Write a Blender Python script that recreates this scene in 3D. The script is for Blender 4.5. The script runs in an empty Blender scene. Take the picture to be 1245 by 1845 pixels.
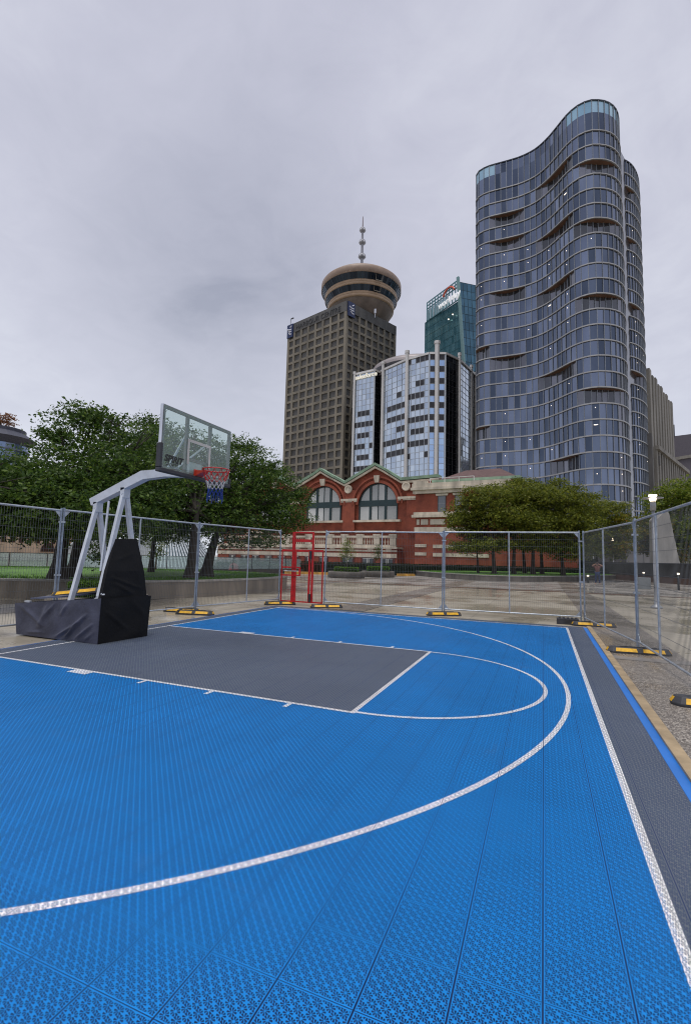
import bpy, bmesh, math, random
import numpy as np
from mathutils import Vector, Matrix
random.seed(7); RNG = np.random.default_rng(7)
S = bpy.context.scene
COL = S.collection
R = math.radians
PI = math.pi

# ------------------------------------------------------------------ camera
CAM = Vector((7.577, -6.565, 1.588)); YAW, PITCH, ROLL, FPX = 1.96300, 0.09601, 0.02582, 863.0
PW, PH = 1245.0, 1845.0
Fw = Vector((math.cos(PITCH)*math.cos(YAW), math.cos(PITCH)*math.sin(YAW), math.sin(PITCH)))
_R = Vector((math.sin(YAW), -math.cos(YAW), 0)); _U = _R.cross(Fw)
Rt = _R*math.cos(ROLL) + _U*math.sin(ROLL); Up = -_R*math.sin(ROLL) + _U*math.cos(ROLL)
cd = bpy.data.cameras.new('camera'); cam = bpy.data.objects.new('camera', cd); COL.objects.link(cam)
m = Matrix.Identity(4)
for i in range(3):
    m[i][0] = Rt[i]; m[i][1] = Up[i]; m[i][2] = -Fw[i]; m[i][3] = CAM[i]
cam.matrix_world = m
cd.sensor_fit = 'VERTICAL'; cd.sensor_height = 36; cd.sensor_width = 24; cd.lens = FPX/PH*36
cd.clip_start = 0.05; cd.clip_end = 6000
S.camera = cam
def ray(px, py): return Fw*FPX + Rt*(px-PW/2) - Up*(py-PH/2)
def gp(px, py, z=0):                        # point of the photograph on the level z
    d = ray(px, py); return CAM + d*((z-CAM.z)/d.z)
def pd(px, py, dist):                       # point of the photograph at a horizontal distance
    d = ray(px, py); return CAM + d*(dist/math.hypot(d.x, d.y))
def pol(az, dist): return Vector((CAM.x+dist*math.cos(YAW+R(az)), CAM.y+dist*math.sin(YAW+R(az)), 0))

# ------------------------------------------------------------------ node helpers
class E:
    """arithmetic on shader sockets"""
    def __init__(s, nt, so): s.nt, s.so = nt, so
    def _m(s, op, *a, clamp=False):
        n = s.nt.nodes.new('ShaderNodeMath'); n.operation = op; n.use_clamp = clamp
        for i, v in enumerate((s,)+a):
            if isinstance(v, E): s.nt.links.new(v.so, n.inputs[i])
            else: n.inputs[i].default_value = v
        return E(s.nt, n.outputs[0])
    def __add__(s, o): return s._m('ADD', o)
    def __sub__(s, o): return s._m('SUBTRACT', o)
    def __mul__(s, o): return s._m('MULTIPLY', o)
    def __truediv__(s, o): return s._m('DIVIDE', o)
    def __neg__(s): return s._m('MULTIPLY', -1.0)
    def fract(s): return s._m('FRACT')
    def floor(s): return s._m('FLOOR')
    def abs(s): return s._m('ABSOLUTE')
    def gt(s, o): return s._m('GREATER_THAN', o)
    def lt(s, o): return s._m('LESS_THAN', o)
    def sin(s): return s._m('SINE')
    def sqrt(s): return s._m('SQRT')
    def min(s, o): return s._m('MINIMUM', o)
    def max(s, o): return s._m('MAXIMUM', o)
    def atan2(s, o): return s._m('ARCTAN2', o)
    def clamp(s): return s._m('ADD', 0.0, clamp=True)
    def pw(s, o): return s._m('POWER', o)
    def exp(s): return s._m('EXPONENT')
def lin(c):
    c = c/255.0
    return c/12.92 if c <= .04045 else ((c+.055)/1.055)**2.4
def rgb(*c): return tuple(lin(v) for v in c)+(1,)
def newmat(name):
    m = bpy.data.materials.new(name); m.use_nodes = True
    return m, m.node_tree, m.node_tree.nodes['Principled BSDF']
def coords(nt, kind='Object', scale=(1,1,1)):
    t = nt.nodes.new('ShaderNodeTexCoord'); mp = nt.nodes.new('ShaderNodeMapping'); mp.inputs['Scale'].default_value = scale
    if kind == 'World':
        g = nt.nodes.new('ShaderNodeNewGeometry'); nt.links.new(g.outputs['Position'], mp.inputs['Vector'])
    else: nt.links.new(t.outputs[kind], mp.inputs['Vector'])
    return mp.outputs[0]
def noise(nt, vec, scale=5, detail=4, rough=.55, dist=0):
    n = nt.nodes.new('ShaderNodeTexNoise'); n.inputs['Scale'].default_value = scale; n.inputs['Detail'].default_value = detail
    n.inputs['Roughness'].default_value = rough; n.inputs['Distortion'].default_value = dist
    nt.links.new(vec, n.inputs['Vector']); return n.outputs['Fac']
def ramp(nt, fac, stops):
    r = nt.nodes.new('ShaderNodeValToRGB'); e = r.color_ramp.elements
    while len(e) < len(stops): e.new(.5)
    for i, (p, c) in enumerate(stops): e[i].position = p; e[i].color = c
    nt.links.new(fac, r.inputs[0]); return r.outputs[0]
def mixc(nt, fac, a, b, mode='MIX'):
    n = nt.nodes.new('ShaderNodeMix'); n.data_type = 'RGBA'; n.blend_type = mode
    for i, v in ((0, fac), (6, a), (7, b)):
        if isinstance(v, E): v = v.so
        if hasattr(v, 'links'): nt.links.new(v, n.inputs[i])
        else: n.inputs[i].default_value = v
    return n.outputs[2]
def bump(nt, b, h, strength=.3, dist=.02):
    n = nt.nodes.new('ShaderNodeBump'); n.inputs['Strength'].default_value = strength; n.inputs['Distance'].default_value = dist
    nt.links.new(h, n.inputs['Height']); nt.links.new(n.outputs[0], b.inputs['Normal'])
MATS = {}
def mat(name, col, rough=.6, metal=0, var=.12, scale=3.0, bmp=0, spec=.5, bscale=None, kind='World', emit=None, estr=0, streak=False):
    """plain material broken up by two scales of noise"""
    if name in MATS: return MATS[name]
    m, nt, b = newmat(name)
    v = coords(nt, kind, (1,1,.18) if streak else (1,1,1))
    n = noise(nt, v, scale, 6, .6)
    c1 = tuple(max(0, x*(1-var*1.6)) for x in col[:3])+(1,); c2 = tuple(min(1, x*(1+var)) for x in col[:3])+(1,)
    nt.links.new(ramp(nt, n, [(.3, c1), (.7, c2)]), b.inputs['Base Color'])
    b.inputs['Roughness'].default_value = rough; b.inputs['Metallic'].default_value = metal
    b.inputs['Specular IOR Level'].default_value = spec
    if bmp:
        n2 = noise(nt, coords(nt, kind), bscale or scale*6, 5, .65); bump(nt, b, n2, bmp, .01)
    if emit:
        b.inputs['Emission Color'].default_value = emit; b.inputs['Emission Strength'].default_value = estr
    MATS[name] = m; return m

# ------------------------------------------------------------------ mesh helpers
class MB:
    def __init__(s): s.v = []; s.f = []; s.mi = []; s.sm = []; s.cur = 0
    def add(s, vs, fs, smooth=False):
        o = len(s.v); s.v += [Vector(p) for p in vs]
        for f in fs: s.f.append([i+o for i in f]); s.mi.append(s.cur); s.sm.append(smooth)
        return s
    def mat(s, i): s.cur = i; return s
    def quad(s, a, b, c, d): return s.add([a, b, c, d], [(0,1,2,3)])
    def hexa(s, p):                                      # 8 corners: bottom ring 0-3, top ring 4-7
        return s.add(p, [(0,3,2,1),(4,5,6,7),(0,1,5,4),(1,2,6,5),(2,3,7,6),(3,0,4,7)])
    def box(s, c, size, rz=0, rot=None):
        M = rot if rot is not None else Matrix.Rotation(rz, 3, 'Z'); c = Vector(c)
        x, y, z = [q/2 for q in size]
        return s.hexa([c+M@Vector(q) for q in ((-x,-y,-z),(x,-y,-z),(x,y,-z),(-x,y,-z),(-x,-y,z),(x,-y,z),(x,y,z),(-x,y,z))])
    def b2(s, x0, x1, y0, y1, z0, z1): return s.box(((x0+x1)/2,(y0+y1)/2,(z0+z1)/2), (x1-x0, y1-y0, z1-z0))
    def bar(s, p0, p1, w, h, up=(0,0,1)):
        p0, p1 = Vector(p0), Vector(p1); d = (p1-p0).normalized(); up = Vector(up)
        a = d.cross(up)
        if a.length < 1e-4: a = d.cross(Vector((1,0,0)))
        a.normalize(); b = a.cross(d)
        a *= w/2; b *= h/2
        return s.hexa([p0-a-b, p0+a-b, p0+a+b, p0-a+b, p1-a-b, p1+a-b, p1+a+b, p1-a+b])
    def tube(s, pts, r, n=8, cap=True):
        pts = [Vector(p) for p in pts]
        if not hasattr(r, '__len__'): r = [r]*len(pts)
        vs = []; fs = []; k = len(pts)
        ref = None
        for i, p in enumerate(pts):
            d = (pts[min(i+1,k-1)]-pts[max(i-1,0)])
            if d.length < 1e-9: d = Vector((0,0,1))
            d.normalize()
            if ref is None: ref = Vector((0,0,1)) if abs(d.z) < .9 else Vector((1,0,0))
            a = d.cross(ref).normalized(); b = a.cross(d); ref = b.cross(a)*-1 if False else ref
            for j in range(n):
                t = 2*PI*j/n; vs.append(p+(a*math.cos(t)+b*math.sin(t))*r[i])
        for i in range(k-1):
            for j in range(n): fs.append((i*n+j, i*n+(j+1)%n, (i+1)*n+(j+1)%n, (i+1)*n+j))
        s.add(vs, fs, n > 5)
        if cap: s.add([vs[j] for j in range(n)], [tuple(range(n))]); s.add([vs[(k-1)*n+j] for j in range(n)], [tuple(range(n))[::-1]])
        return s
    def lathe(s, c, prof, n=32, smooth=True, a0=0, a1=2*PI):
        c = Vector(c); full = abs(a1-a0-2*PI) < 1e-6; m = n if full else n+1
        vs = [c+Vector((r*math.cos(a0+(a1-a0)*j/n), r*math.sin(a0+(a1-a0)*j/n), z)) for r, z in prof for j in range(m)]
        fs = []
        for i in range(len(prof)-1):
            for j in range(n):
                q = (j+1) % m; fs.append((i*m+j, i*m+q, (i+1)*m+q, (i+1)*m+j))
        return s.add(vs, fs, smooth)
    def prism(s, poly, z0, z1):
        n = len(poly)
        vs = [Vector((p[0],p[1],z0)) for p in poly]+[Vector((p[0],p[1],z1)) for p in poly]
        return s.add(vs, [tuple(range(n))[::-1], tuple(range(n,2*n))]+[(i,(i+1)%n,n+(i+1)%n,n+i) for i in range(n)])
    def extr(s, poly, o, ax, ay, az, depth):                  # polygon in the plane o+x*ax+y*ay, thickened along az
        o, ax, ay, az = map(Vector, (o, ax, ay, az)); n = len(poly)
        vs = [o+ax*p[0]+ay*p[1] for p in poly]; vs += [q+az*depth for q in vs]
        return s.add(vs, [tuple(range(n))[::-1], tuple(range(n,2*n))]+[(i,(i+1)%n,n+(i+1)%n,n+i) for i in range(n)])
    def build(s, name, mats, parent=None, origin=None, bevel=0):
        me = bpy.data.meshes.new(name)
        off = Vector(origin) if origin is not None else (parent_loc(parent) if parent else Vector())
        me.from_pydata([v-off for v in s.v], [], s.f)
        if not isinstance(mats, (list, tuple)): mats = [mats]
        for q in mats: me.materials.append(q)
        me.polygons.foreach_set('material_index', s.mi); me.polygons.foreach_set('use_smooth', s.sm)
        me.update()
        o = bpy.data.objects.new(name, me); COL.objects.link(o)
        if parent: o.parent = parent
        if origin is not None and not parent: o.location = off
        elif origin is not None: o.location = off-parent_loc(parent)
        if bevel:
            md = o.modifiers.new('bevel', 'BEVEL'); md.width = bevel; md.segments = 2; md.limit_method = 'ANGLE'
        return o
WLOC = {}
def parent_loc(o):
    v = Vector(o.location)
    while o.parent: o = o.parent; v = v+Vector(o.location)
    return v
def tag(o, label=None, cat=None, group=None, kind=None):
    if label: o['label'] = label
    if cat: o['category'] = cat
    if group: o['group'] = group
    if kind: o['kind'] = kind
    return o
def empty(name, loc, label=None, cat=None, group=None, rz=0):
    o = bpy.data.objects.new(name, None); COL.objects.link(o); o.location = loc; o.rotation_euler = (0,0,rz); o.empty_display_size = .2
    return tag(o, label, cat, group)
def struct(name, mb, m, **k):
    o = mb.build(name, m, **k); o['kind'] = 'structure'; return o
def copy_tree(o, parent=None):
    c = o.copy(); COL.objects.link(c); c.parent = parent
    for ch in o.children: copy_tree(ch, c)
    return c
def curve_mesh(splines, depth, name='tmp'):
    """2D outlines (first outer, rest holes) -> mesh data with thickness, in its own xy plane"""
    cu = bpy.data.curves.new(name, 'CURVE'); cu.dimensions = '2D'; cu.fill_mode = 'BOTH'; cu.extrude = depth/2
    for sp in splines:
        q = cu.splines.new('POLY'); q.points.add(len(sp)-1)
        for i, p in enumerate(sp): q.points[i].co = (p[0], p[1], 0, 1)
        q.use_cyclic_u = True
    return _eval(cu)
def _eval(cu):
    o = bpy.data.objects.new('tmp', cu); COL.objects.link(o)
    dg = bpy.context.evaluated_depsgraph_get(); dg.update()
    me = bpy.data.meshes.new_from_object(o.evaluated_get(dg)); bpy.data.objects.remove(o); return me
def text_mesh(txt, size, depth, shear=0, bold=0):
    cu = bpy.data.curves.new('t', 'FONT'); cu.body = txt; cu.size = size; cu.extrude = depth/2; cu.align_x = 'LEFT'; cu.shear = shear; cu.offset = bold
    return _eval(cu)
def place(me, name, m, o, ax, ay, az, parent=None):
    """mesh data from its xy plane into the plane o, ax, ay (unit vectors)"""
    o, ax, ay, az = Vector(o), Vector(ax), Vector(ay), Vector(az)
    off = parent_loc(parent) if parent else Vector()
    for v in me.vertices: v.co = o+ax*v.co.x+ay*v.co.y+az*v.co.z-off
    me.materials.clear()
    for q in (m if isinstance(m, (list, tuple)) else [m]): me.materials.append(q)
    me.update()
    ob = bpy.data.objects.new(name, me); COL.objects.link(ob)
    if parent: ob.parent = parent
    return ob

# ------------------------------------------------------------------ world, sun, view
wd = bpy.data.worlds.new('World'); S.world = wd; wd.use_nodes = True; nt = wd.node_tree
bg = nt.nodes['Background']; bg.inputs['Strength'].default_value = .1
sky = nt.nodes.new('ShaderNodeTexSky'); sky.sky_type = 'NISHITA'; sky.sun_disc = False
SUN_EL, SUN_AZ = R(77), YAW+R(150)            # the sun stands behind the camera, to its left, above the cloud
sky.sun_elevation = SUN_EL; sky.sun_rotation = PI/2-SUN_AZ
tc = nt.nodes.new('ShaderNodeTexCoord'); sep = nt.nodes.new('ShaderNodeSeparateXYZ'); nt.links.new(tc.outputs['Generated'], sep.inputs[0])
X, Y, Z = [E(nt, sep.outputs[i]) for i in range(3)]
zz = Z.max(0.0)+.22
cb = nt.nodes.new('ShaderNodeCombineXYZ')
for i, q in enumerate((X/zz, Y/zz, Z*.6)): nt.links.new(q.so, cb.inputs[i])
cv = cb.outputs[0]
big = E(nt, noise(nt, cv, .9, 5, .5, .4)); fine = E(nt, noise(nt, cv, 2.6, 6, .55, .6))
def blob(px, py, w, noise_amt=.25):
    d = ray(px, py).normalized()
    dot = X*d.x+Y*d.y+Z*d.z+(fine-.5)*noise_amt*w*2
    return ((dot-1.0)*(1.0/(w*w))).exp()
val = (big-.5)*.34+(fine-.5)*.40+(E(nt, noise(nt, cv, 6.5, 6, .6, .8))-.5)*.20+.50
val = val-blob(440,430,.19)*.15-blob(490,560,.14)*.10-blob(330,600,.17)*.11-blob(300,480,.14)*.07+blob(60,60,.3)*.02
val = val-blob(950,20,.25)*.02+blob(800,400,.2)*.02+blob(150,700,.2)*.03
hz = (-(Z.max(0.0))*3.4).exp()
ccol = ramp(nt, val.so, [(.06, rgb(142,146,166)), (.48, rgb(195,196,212)), (.76, rgb(228,230,240))])
hcol = mixc(nt, (hz*1.0).clamp(), ccol, rgb(228,233,244))
ten = nt.nodes.new('ShaderNodeVectorMath'); ten.operation = 'SCALE'; ten.inputs['Scale'].default_value = 7.5
nt.links.new(hcol, ten.inputs[0])
fin = mixc(nt, .05, ten.outputs[0], sky.outputs[0])
nt.links.new(fin, bg.inputs['Color'])
sl = bpy.data.lights.new('sun', 'SUN'); sl.energy = 1.5; sl.angle = R(26); sl.color = (1, .965, .91)
so = bpy.data.objects.new('sun', sl); COL.objects.link(so)
sd = Vector((math.cos(SUN_EL)*math.cos(SUN_AZ), math.cos(SUN_EL)*math.sin(SUN_AZ), math.sin(SUN_EL)))
so.rotation_euler = sd.to_track_quat('Z', 'Y').to_euler(); so.location = (0, 0, 40)
S.view_settings.view_transform = 'Standard'; S.view_settings.look = 'None'; S.view_settings.exposure = .45; S.view_settings.gamma = 1
S.render.engine = 'CYCLES'; S.cycles.filter_width = 1.1
S.cycles.transparent_max_bounces = 24; S.cycles.max_bounces = 6

# ------------------------------------------------------------------ ground
def ground_mat(name, base, dark, joint=None, agg=False, wet=.5):
    m, nt, b = newmat(name)
    v = coords(nt, 'World')
    n1 = noise(nt, v, .35, 6, .62, .5); n2 = noise(nt, v, 2.2, 6, .6); n3 = noise(nt, v, 60, 3, .6)
    col = ramp(nt, n2, [(.3, tuple(x*.82 for x in base[:3])+(1,)), (.7, base)])
    vs = coords(nt, 'World', (.11, .6, 1)); st = ramp(nt, noise(nt, vs, .55, 5, .6, .3), [(.52, (0,0,0,1)), (.63, (1,1,1,1))])
    stE = E(nt, st)*wet
    col = mixc(nt, stE, col, dark)
    col = mixc(nt, .12, col, ramp(nt, n3, [(.3, (.25,.25,.25,1)), (.7, (.75,.75,.75,1))]), 'OVERLAY')
    if agg:
        vo = nt.nodes.new('ShaderNodeTexVoronoi'); vo.inputs['Scale'].default_value = 70; nt.links.new(v, vo.inputs['Vector'])
        col = mixc(nt, .75, col, ramp(nt, vo.outputs['Color'], [(.15, (.055,.045,.035,1)), (.55, (.17,.14,.11,1)), (.92, (.52,.47,.40,1))]))
        bump(nt, b, vo.outputs['Distance'], .5, .006)
    if joint:
        sp = nt.nodes.new('ShaderNodeSeparateXYZ'); nt.links.new(v, sp.inputs[0])
        x = E(nt, sp.outputs[0]); y = E(nt, sp.outputs[1])
        jx = (((x-joint[0])/joint[2]).fract()*joint[2]).lt(.022); jy = (((y-joint[1])/joint[3]).fract()*joint[3]).lt(.022)
        col = mixc(nt, jx.max(jy)*.6, col, tuple(q*.35 for q in base[:3])+(1,))
    nt.links.new(col, b.inputs['Base Color'])
    rr = ramp(nt, n1, [(.42, (.13,)*3+(1,)), (.62, (.5,)*3+(1,))])
    rb = nt.nodes.new('ShaderNodeRGBToBW'); nt.links.new(rr, rb.inputs[0]); nt.links.new(rb.outputs[0], b.inputs['Roughness'])
    if not agg: bump(nt, b, n3, .12, .004)
    return m
M_CONC = ground_mat('paving_concrete', (.385,.345,.275,1), (.13,.105,.065,1), (1.35-3.0, 3.3, 7.3/1, 3.2), wet=.62)
M_CONC2 = ground_mat('paving_far', (.33,.305,.275,1), (.12,.11,.10,1), (0,0,2.4,2.4), wet=.4)
M_BAND = ground_mat('aggregate_far', (.24,.225,.215,1), (.12,.11,.10,1), agg=True, wet=.2)
g = MB(); g.quad((-1500,-1500,-.001),(1500,-1500,-.001),(1500,1500,-.001),(-1500,1500,-.001)); struct('ground', g, M_CONC)
g = MB(); g.quad((-40,24.0,.003),(60,24.0,.003),(60,140,.003),(-40,140,.003)); struct('plaza_paving', g, M_CONC2)
g = MB()
for x0, x1 in ((8.66,9.83),(1.33,2.53),(-5.97,-4.77),(15.99,17.16),(23.3,24.5)):
    y0 = -14 if x0 in (8.66,) else (7.2 if x0 == 1.33 else (-14))
    g.quad((x0,y0,.007),(x1,y0,.007),(x1,70,.007),(x0,70,.007))
struct('aggregate_band', g, M_BAND)
g = MB()
for y in (3.05,-3.2): g.quad((8.66,y-.16,.011),(9.83,y-.16,.011),(9.83,y+.16,.011),(8.66,y+.16,.011))
struct('smooth_paving_strip', g, mat('smooth_strip', (.21,.195,.18,1), .45, scale=2))
g = MB(); g.quad((-40,22.9,.011),(60,22.9,.011),(60,23.45,.011),(-40,23.45,.011)); struct('drain_channel', g, mat('drain_rust', (.14,.07,.045,1), .4, scale=1.2, var=.4))
g = MB(); g.b2(8.56,8.665,-14,7.25,0,.028); struct('kerb_strip', g, mat('tan_kerb', (.36,.27,.16,1), .55, var=.22, scale=4, bmp=.2))

# ------------------------------------------------------------------ court tiles
TS = .3048; TX0, TY0 = .2386-2*TS, .0316
def court_mat(name, top, side, holes=True):
    m, nt, b = newmat(name)
    v = coords(nt, 'World'); sp = nt.nodes.new('ShaderNodeSeparateXYZ'); nt.links.new(v, sp.inputs[0])
    x = E(nt, sp.outputs[0])-TX0; y = E(nt, sp.outputs[1])-TY0
    tx = (x/TS).fract(); ty = (y/TS).fract()
    ex = tx.min(-tx+1.0); ey = ty.min(-ty+1.0)
    seam = ex.lt(.0115).max(ey.lt(.006))                        # the gap between tiles
    rim = ex.min(ey).lt(.022)                                    # solid frame of each tile
    P = TS/6.0
    def rosette(ox, oy, solid, rmax):
        u = ((x/P+ox).fract()-.5); w = ((y/P+oy).fract()-.5)
        r = (u*u+w*w).sqrt(); a = w.atan2(u)
        sl = (a*8.0).sin().gt(-.35)                             # twelve slots
        return sl*r.gt(solid)*r.lt(rmax)
    r1 = rosette(0, 0, .07, .36); r2 = rosette(.5, .5, .11, .36)
    dg = (((x+y)/P).fract()-.5).abs().lt(.055)                    # a solid rib on the diagonal
    hole = r1.max(r2)*(-dg+1.0)*(-rim+1.0)
    hole = hole.max(seam)
    n1 = noise(nt, v, .7, 5, .6); tile = nt.nodes.new('ShaderNodeTexWhiteNoise'); tile.noise_dimensions = '2D'
    cbx = nt.nodes.new('ShaderNodeCombineXYZ'); nt.links.new((x/TS).floor().so, cbx.inputs[0]); nt.links.new((y/TS).floor().so, cbx.inputs[1]); nt.links.new(cbx.outputs[0], tile.inputs['Vector'])
    n4 = noise(nt, v, 3.2, 6, .7, .8); f = (E(nt, n1)-.5)*.6+(E(nt, n4)-.5)*.5+(E(nt, tile.outputs['Value'])-.5)*.14+.5
    c = ramp(nt, f.so, [(.2, tuple(q*.86 for q in top)+(1,)), (.8, tuple(min(1, q*1.1) for q in top)+(1,))])
    sc = (E(nt, noise(nt, coords(nt, 'World', (1,2.2,1)), 1.6, 8, .75, 1.2))-.58).max(0.0)*.8; c = mixc(nt, sc.clamp(), c, (.30,.33,.36,1)); sp2 = E(nt, noise(nt, v, 28, 2, .5)).gt(.77)*.5; c = mixc(nt, sp2, c, (.03,.03,.035,1))
    nt.links.new(c, b.inputs['Base Color']); b.inputs['Specular IOR Level'].default_value = .3
    nt.links.new((E(nt, n1)*.45+.2).so, b.inputs['Roughness'])
    tr = nt.nodes.new('ShaderNodeBsdfTransparent'); mx = nt.nodes.new('ShaderNodeMixShader'); out = nt.nodes['Material Output']
    nt.links.new(hole.so, mx.inputs[0]); nt.links.new(b.outputs[0], mx.inputs[1]); nt.links.new(tr.outputs[0], mx.inputs[2]); nt.links.new(mx.outputs[0], out.inputs['Surface'])
    return m
BLUE = (.004, .222, .64); GREY = (.14, .165, .20)
M_BLUE = court_mat('court_blue', BLUE, None); M_GREY = court_mat('court_grey', GREY, None); M_WHITE = court_mat('court_white', (.93,.93,.93), None)
CX0, CX1, CY0, CY1 = TX0, .2386+27*TS, TY0-60*TS, TY0+23*TS
ZT = .018
g = MB(); g.quad((CX0,CY0,.006),(CX1,CY0,.006),(CX1,CY1,.006),(CX0,CY1,.006)); 
m_, nt_, b_ = newmat('tile_underside'); b_.inputs['Base Color'].default_value = (.004,.03,.13,1); b_.inputs['Roughness'].default_value = .6
struct('court_underlay', g, m_)
KX, KY, L, W = 5.754, 1.83, 8.088, 6.659
def poly(*p): return [(a, b, ZT) for a, b in p]
g = MB(); g.add(poly((0,KY),(KX,KY),(KX,-KY),(0,-KY)), [(3,2,1,0)]); 
g.add(poly((CX0,CY0),(0,CY0),(0,CY1),(CX0,CY1)), [(0,1,2,3)])
g.add(poly((0,W),(CX1,W),(CX1,CY1),(0,CY1)), [(0,1,2,3)])
g.add(poly((L,CY0),(CX1,CY0),(CX1,W),(L,W)), [(0,1,2,3)])
struct('court_grey_tiles', g, M_GREY)
g = MB()
g.add(poly((0,CY0),(L,CY0),(L,-KY),(0,-KY)), [(0,1,2,3)]); g.add(poly((0,KY),(L,KY),(L,W),(0,W)), [(0,1,2,3)]); g.add(poly((KX,-KY),(L,-KY),(L,KY),(KX,KY)), [(0,1,2,3)])
struct('court_blue_tiles', g, M_BLUE)
# ramp edging
g = MB()
def edge(a, b, n, w=.092):
    a, b, n = Vector(a), Vector(b), Vector(n)*w
    g.hexa([a, b, b+n, a+n, a+Vector((0,0,ZT+.001)), b+Vector((0,0,ZT+.001)), b+n+Vector((0,0,.004)), a+n+Vector((0,0,.004))])
edge((CX1,CY0,0),(CX1,CY1,0),(1,0,0)); edge((CX0,CY1,0),(CX0,CY0,0),(-1,0,0))
struct('court_edge_ramp', g, mat('edge_blue', (.012,.16,.56,1), .45, var=.08))
g = MB(); edge((CX1,CY1,0),(CX0,CY1,0),(0,1,0)); struct('court_end_ramp', g, mat('edge_grey', (.11,.125,.16,1), .45, var=.08))
# painted lines, one sheet 3 mm above the tiles
ZL = ZT+.003; LW = .05
g = MB()
def line(x0, y0, x1, y1, w=LW, z=ZL):
    d = Vector((x1-x0, y1-y0, 0)).normalized(); n = Vector((-d.y, d.x, 0))*w/2
    a, b = Vector((x0,y0,z)), Vector((x1,y1,z)); g.quad(a-n, b-n, b+n, a+n)
def arc(cx, cy, r, a0, a1, n=90, w=LW, z=ZL):
    for i in range(n):
        t0, t1 = a0+(a1-a0)*i/n, a0+(a1-a0)*(i+1)/n
        q = [Vector((cx+rr*math.cos(t), cy+rr*math.sin(t), z)) for rr, t in ((r-w/2,t0),(r+w/2,t0),(r+w/2,t1),(r-w/2,t1))]; g.quad(*q)
h = LW/2
line(0, CY0, 0, W+h); struct('baseline_marking', g, M_WHITE); g = MB()
line(h, W, L+h, W); struct('sideline_marking', g, M_WHITE); g = MB()
line(L, CY0, L, W-h); struct('centre_line_marking', g, M_WHITE); g = MB()
line(h, KY, KX-h, KY); line(h, -KY, KX-h, -KY); line(KX, -KY-h, KX, KY+h)
for sx, sy in ((1,1),(1,-1)):
    for x, w in ((1.80,.33),(3.0,.05),(4.0,.05),(5.02,.05)):
        y0 = sy*(KY+h); y1 = sy*(KY+h+.13)
        g.quad((x,min(y0,y1),ZL),(x+w,min(y0,y1),ZL),(x+w,max(y0,y1),ZL),(x,max(y0,y1),ZL))
struct('key_marking', g, M_WHITE); g = MB()
arc(KX+h, 0, 1.80, -PI/2, PI/2); struct('free_throw_circle_marking', g, M_WHITE); g = MB()
R3 = 6.459; XC = 1.371
arc(XC, .008, R3, -PI/2, PI/2, 160); line(h, .008+R3, XC, .008+R3); line(h, .008-R3, XC, .008-R3)
struct('three_point_marking', g, M_WHITE)
# ------------------------------------------------------------------ temporary fencing
M_GALV = mat('galvanised_steel', (.42,.46,.51,1), .42, .55, var=.16, scale=9)
M_GALVD = mat('galvanised_dull', (.30,.35,.42,1), .5, .45, var=.2, scale=6)
M_WIRE = mat('wire', (.13,.14,.145,1), .5, .4, var=.1)
M_RUB = mat('black_rubber', (.035,.036,.042,1), .55, var=.35, scale=7, bmp=.2)
M_YEL = mat('yellow_reflector', (.78,.43,.015,1), .4, var=.2, scale=12)
M_RED = mat('red_paint', (.52,.008,.012,1), .35, var=.2, scale=5)
RF = random.Random(3); FH = 2.46; HZ = (2.24,2.04,1.84,1.64,1.44,1.24,1.02,.80,.50)
def wires(mb, p0, p1, z0, z1, hz, step=.05, w=.0031):
    p0, p1 = Vector(p0), Vector(p1); d = p1-p0; Lh = d.length; u = d/Lh; n = int(Lh/step)
    for i in range(1, n):
        p = p0+u*(i*Lh/n); mb.box((p.x,p.y,(z0+z1)/2), (w,w,z1-z0), rz=math.atan2(u.y,u.x))
    for z in hz: mb.bar((p0.x,p0.y,z),(p1.x,p1.y,z), w*1.5, w*1.5)
def fence_panel(a, b, label, mid=.5, group='mesh fence panels round the court', za=0, zb=0):
    a, b = Vector((a[0],a[1],0)), Vector((b[0],b[1],0)); d = (b-a); Lh = d.length; u = d/Lh
    r = empty('mesh_fence', (a.x, a.y, 0), label, 'fence panel', group)
    A, B = a+u*.03, b-u*.03; zt, zb_ = FH-.02, .17
    MB().tube([A+Vector((0,0,zt)), B+Vector((0,0,zt))], .021, 8).build('top_rail', M_GALV, r)
    MB().tube([A+Vector((0,0,zb_)), B+Vector((0,0,zb_))], .019, 8).build('bottom_rail', M_GALV, r)
    for P in (A, B): MB().tube([P+Vector((0,0,.06)), P+Vector((0,0,FH+.03))], .021, 10).build('post', M_GALVD, r)
    M_ = a+u*(Lh*mid); MB().tube([M_+Vector((0,0,zb_)), M_+Vector((0,0,zt))], .019, 8).build('middle_post', M_GALV, r)
    w = MB(); wires(w, A, B, zb_, zt, HZ); w.build('wire_mesh', M_WIRE, r)
    for P, s in ((A,1),(B,-1)):
        for z, t in ((zt,-1),(zb_,1)):
            q = MB(); nn = Vector((-u.y,u.x,0))
            q.extr([(0,0),(s*.15,0),(0,t*.17)], P+Vector((0,0,z))-nn*.002, u, (0,0,1), nn, .004); q.build('corner_gusset', M_GALV, r)
    r.rotation_euler = (R(RF.uniform(-.35,.35)), R(RF.uniform(-.3,.3)), 0)
    return r, u
def clamp(P, z, parent):
    MB().box((P[0],P[1],z), (.11,.07,.035)).build('clamp', M_GALV, parent)
FB = (-1.26,4.2); FA = (-1.72,.42); F0 = (-1.95,-3.3); GL = (-.60,7.62); GR = (.97,7.72); FC = (4.83,7.80); FK = (8.52,7.98); FD = (9.20,4.05); FE = (9.42,.25); FF = (9.5,-3.5)
pA,_ = fence_panel(F0, FA, 'grey mesh fence panel cut by the left edge of the photo, behind the hoop base')
pB,_ = fence_panel(FA, FB, 'grey mesh fence panel behind the legs and black padding of the hoop')
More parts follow.
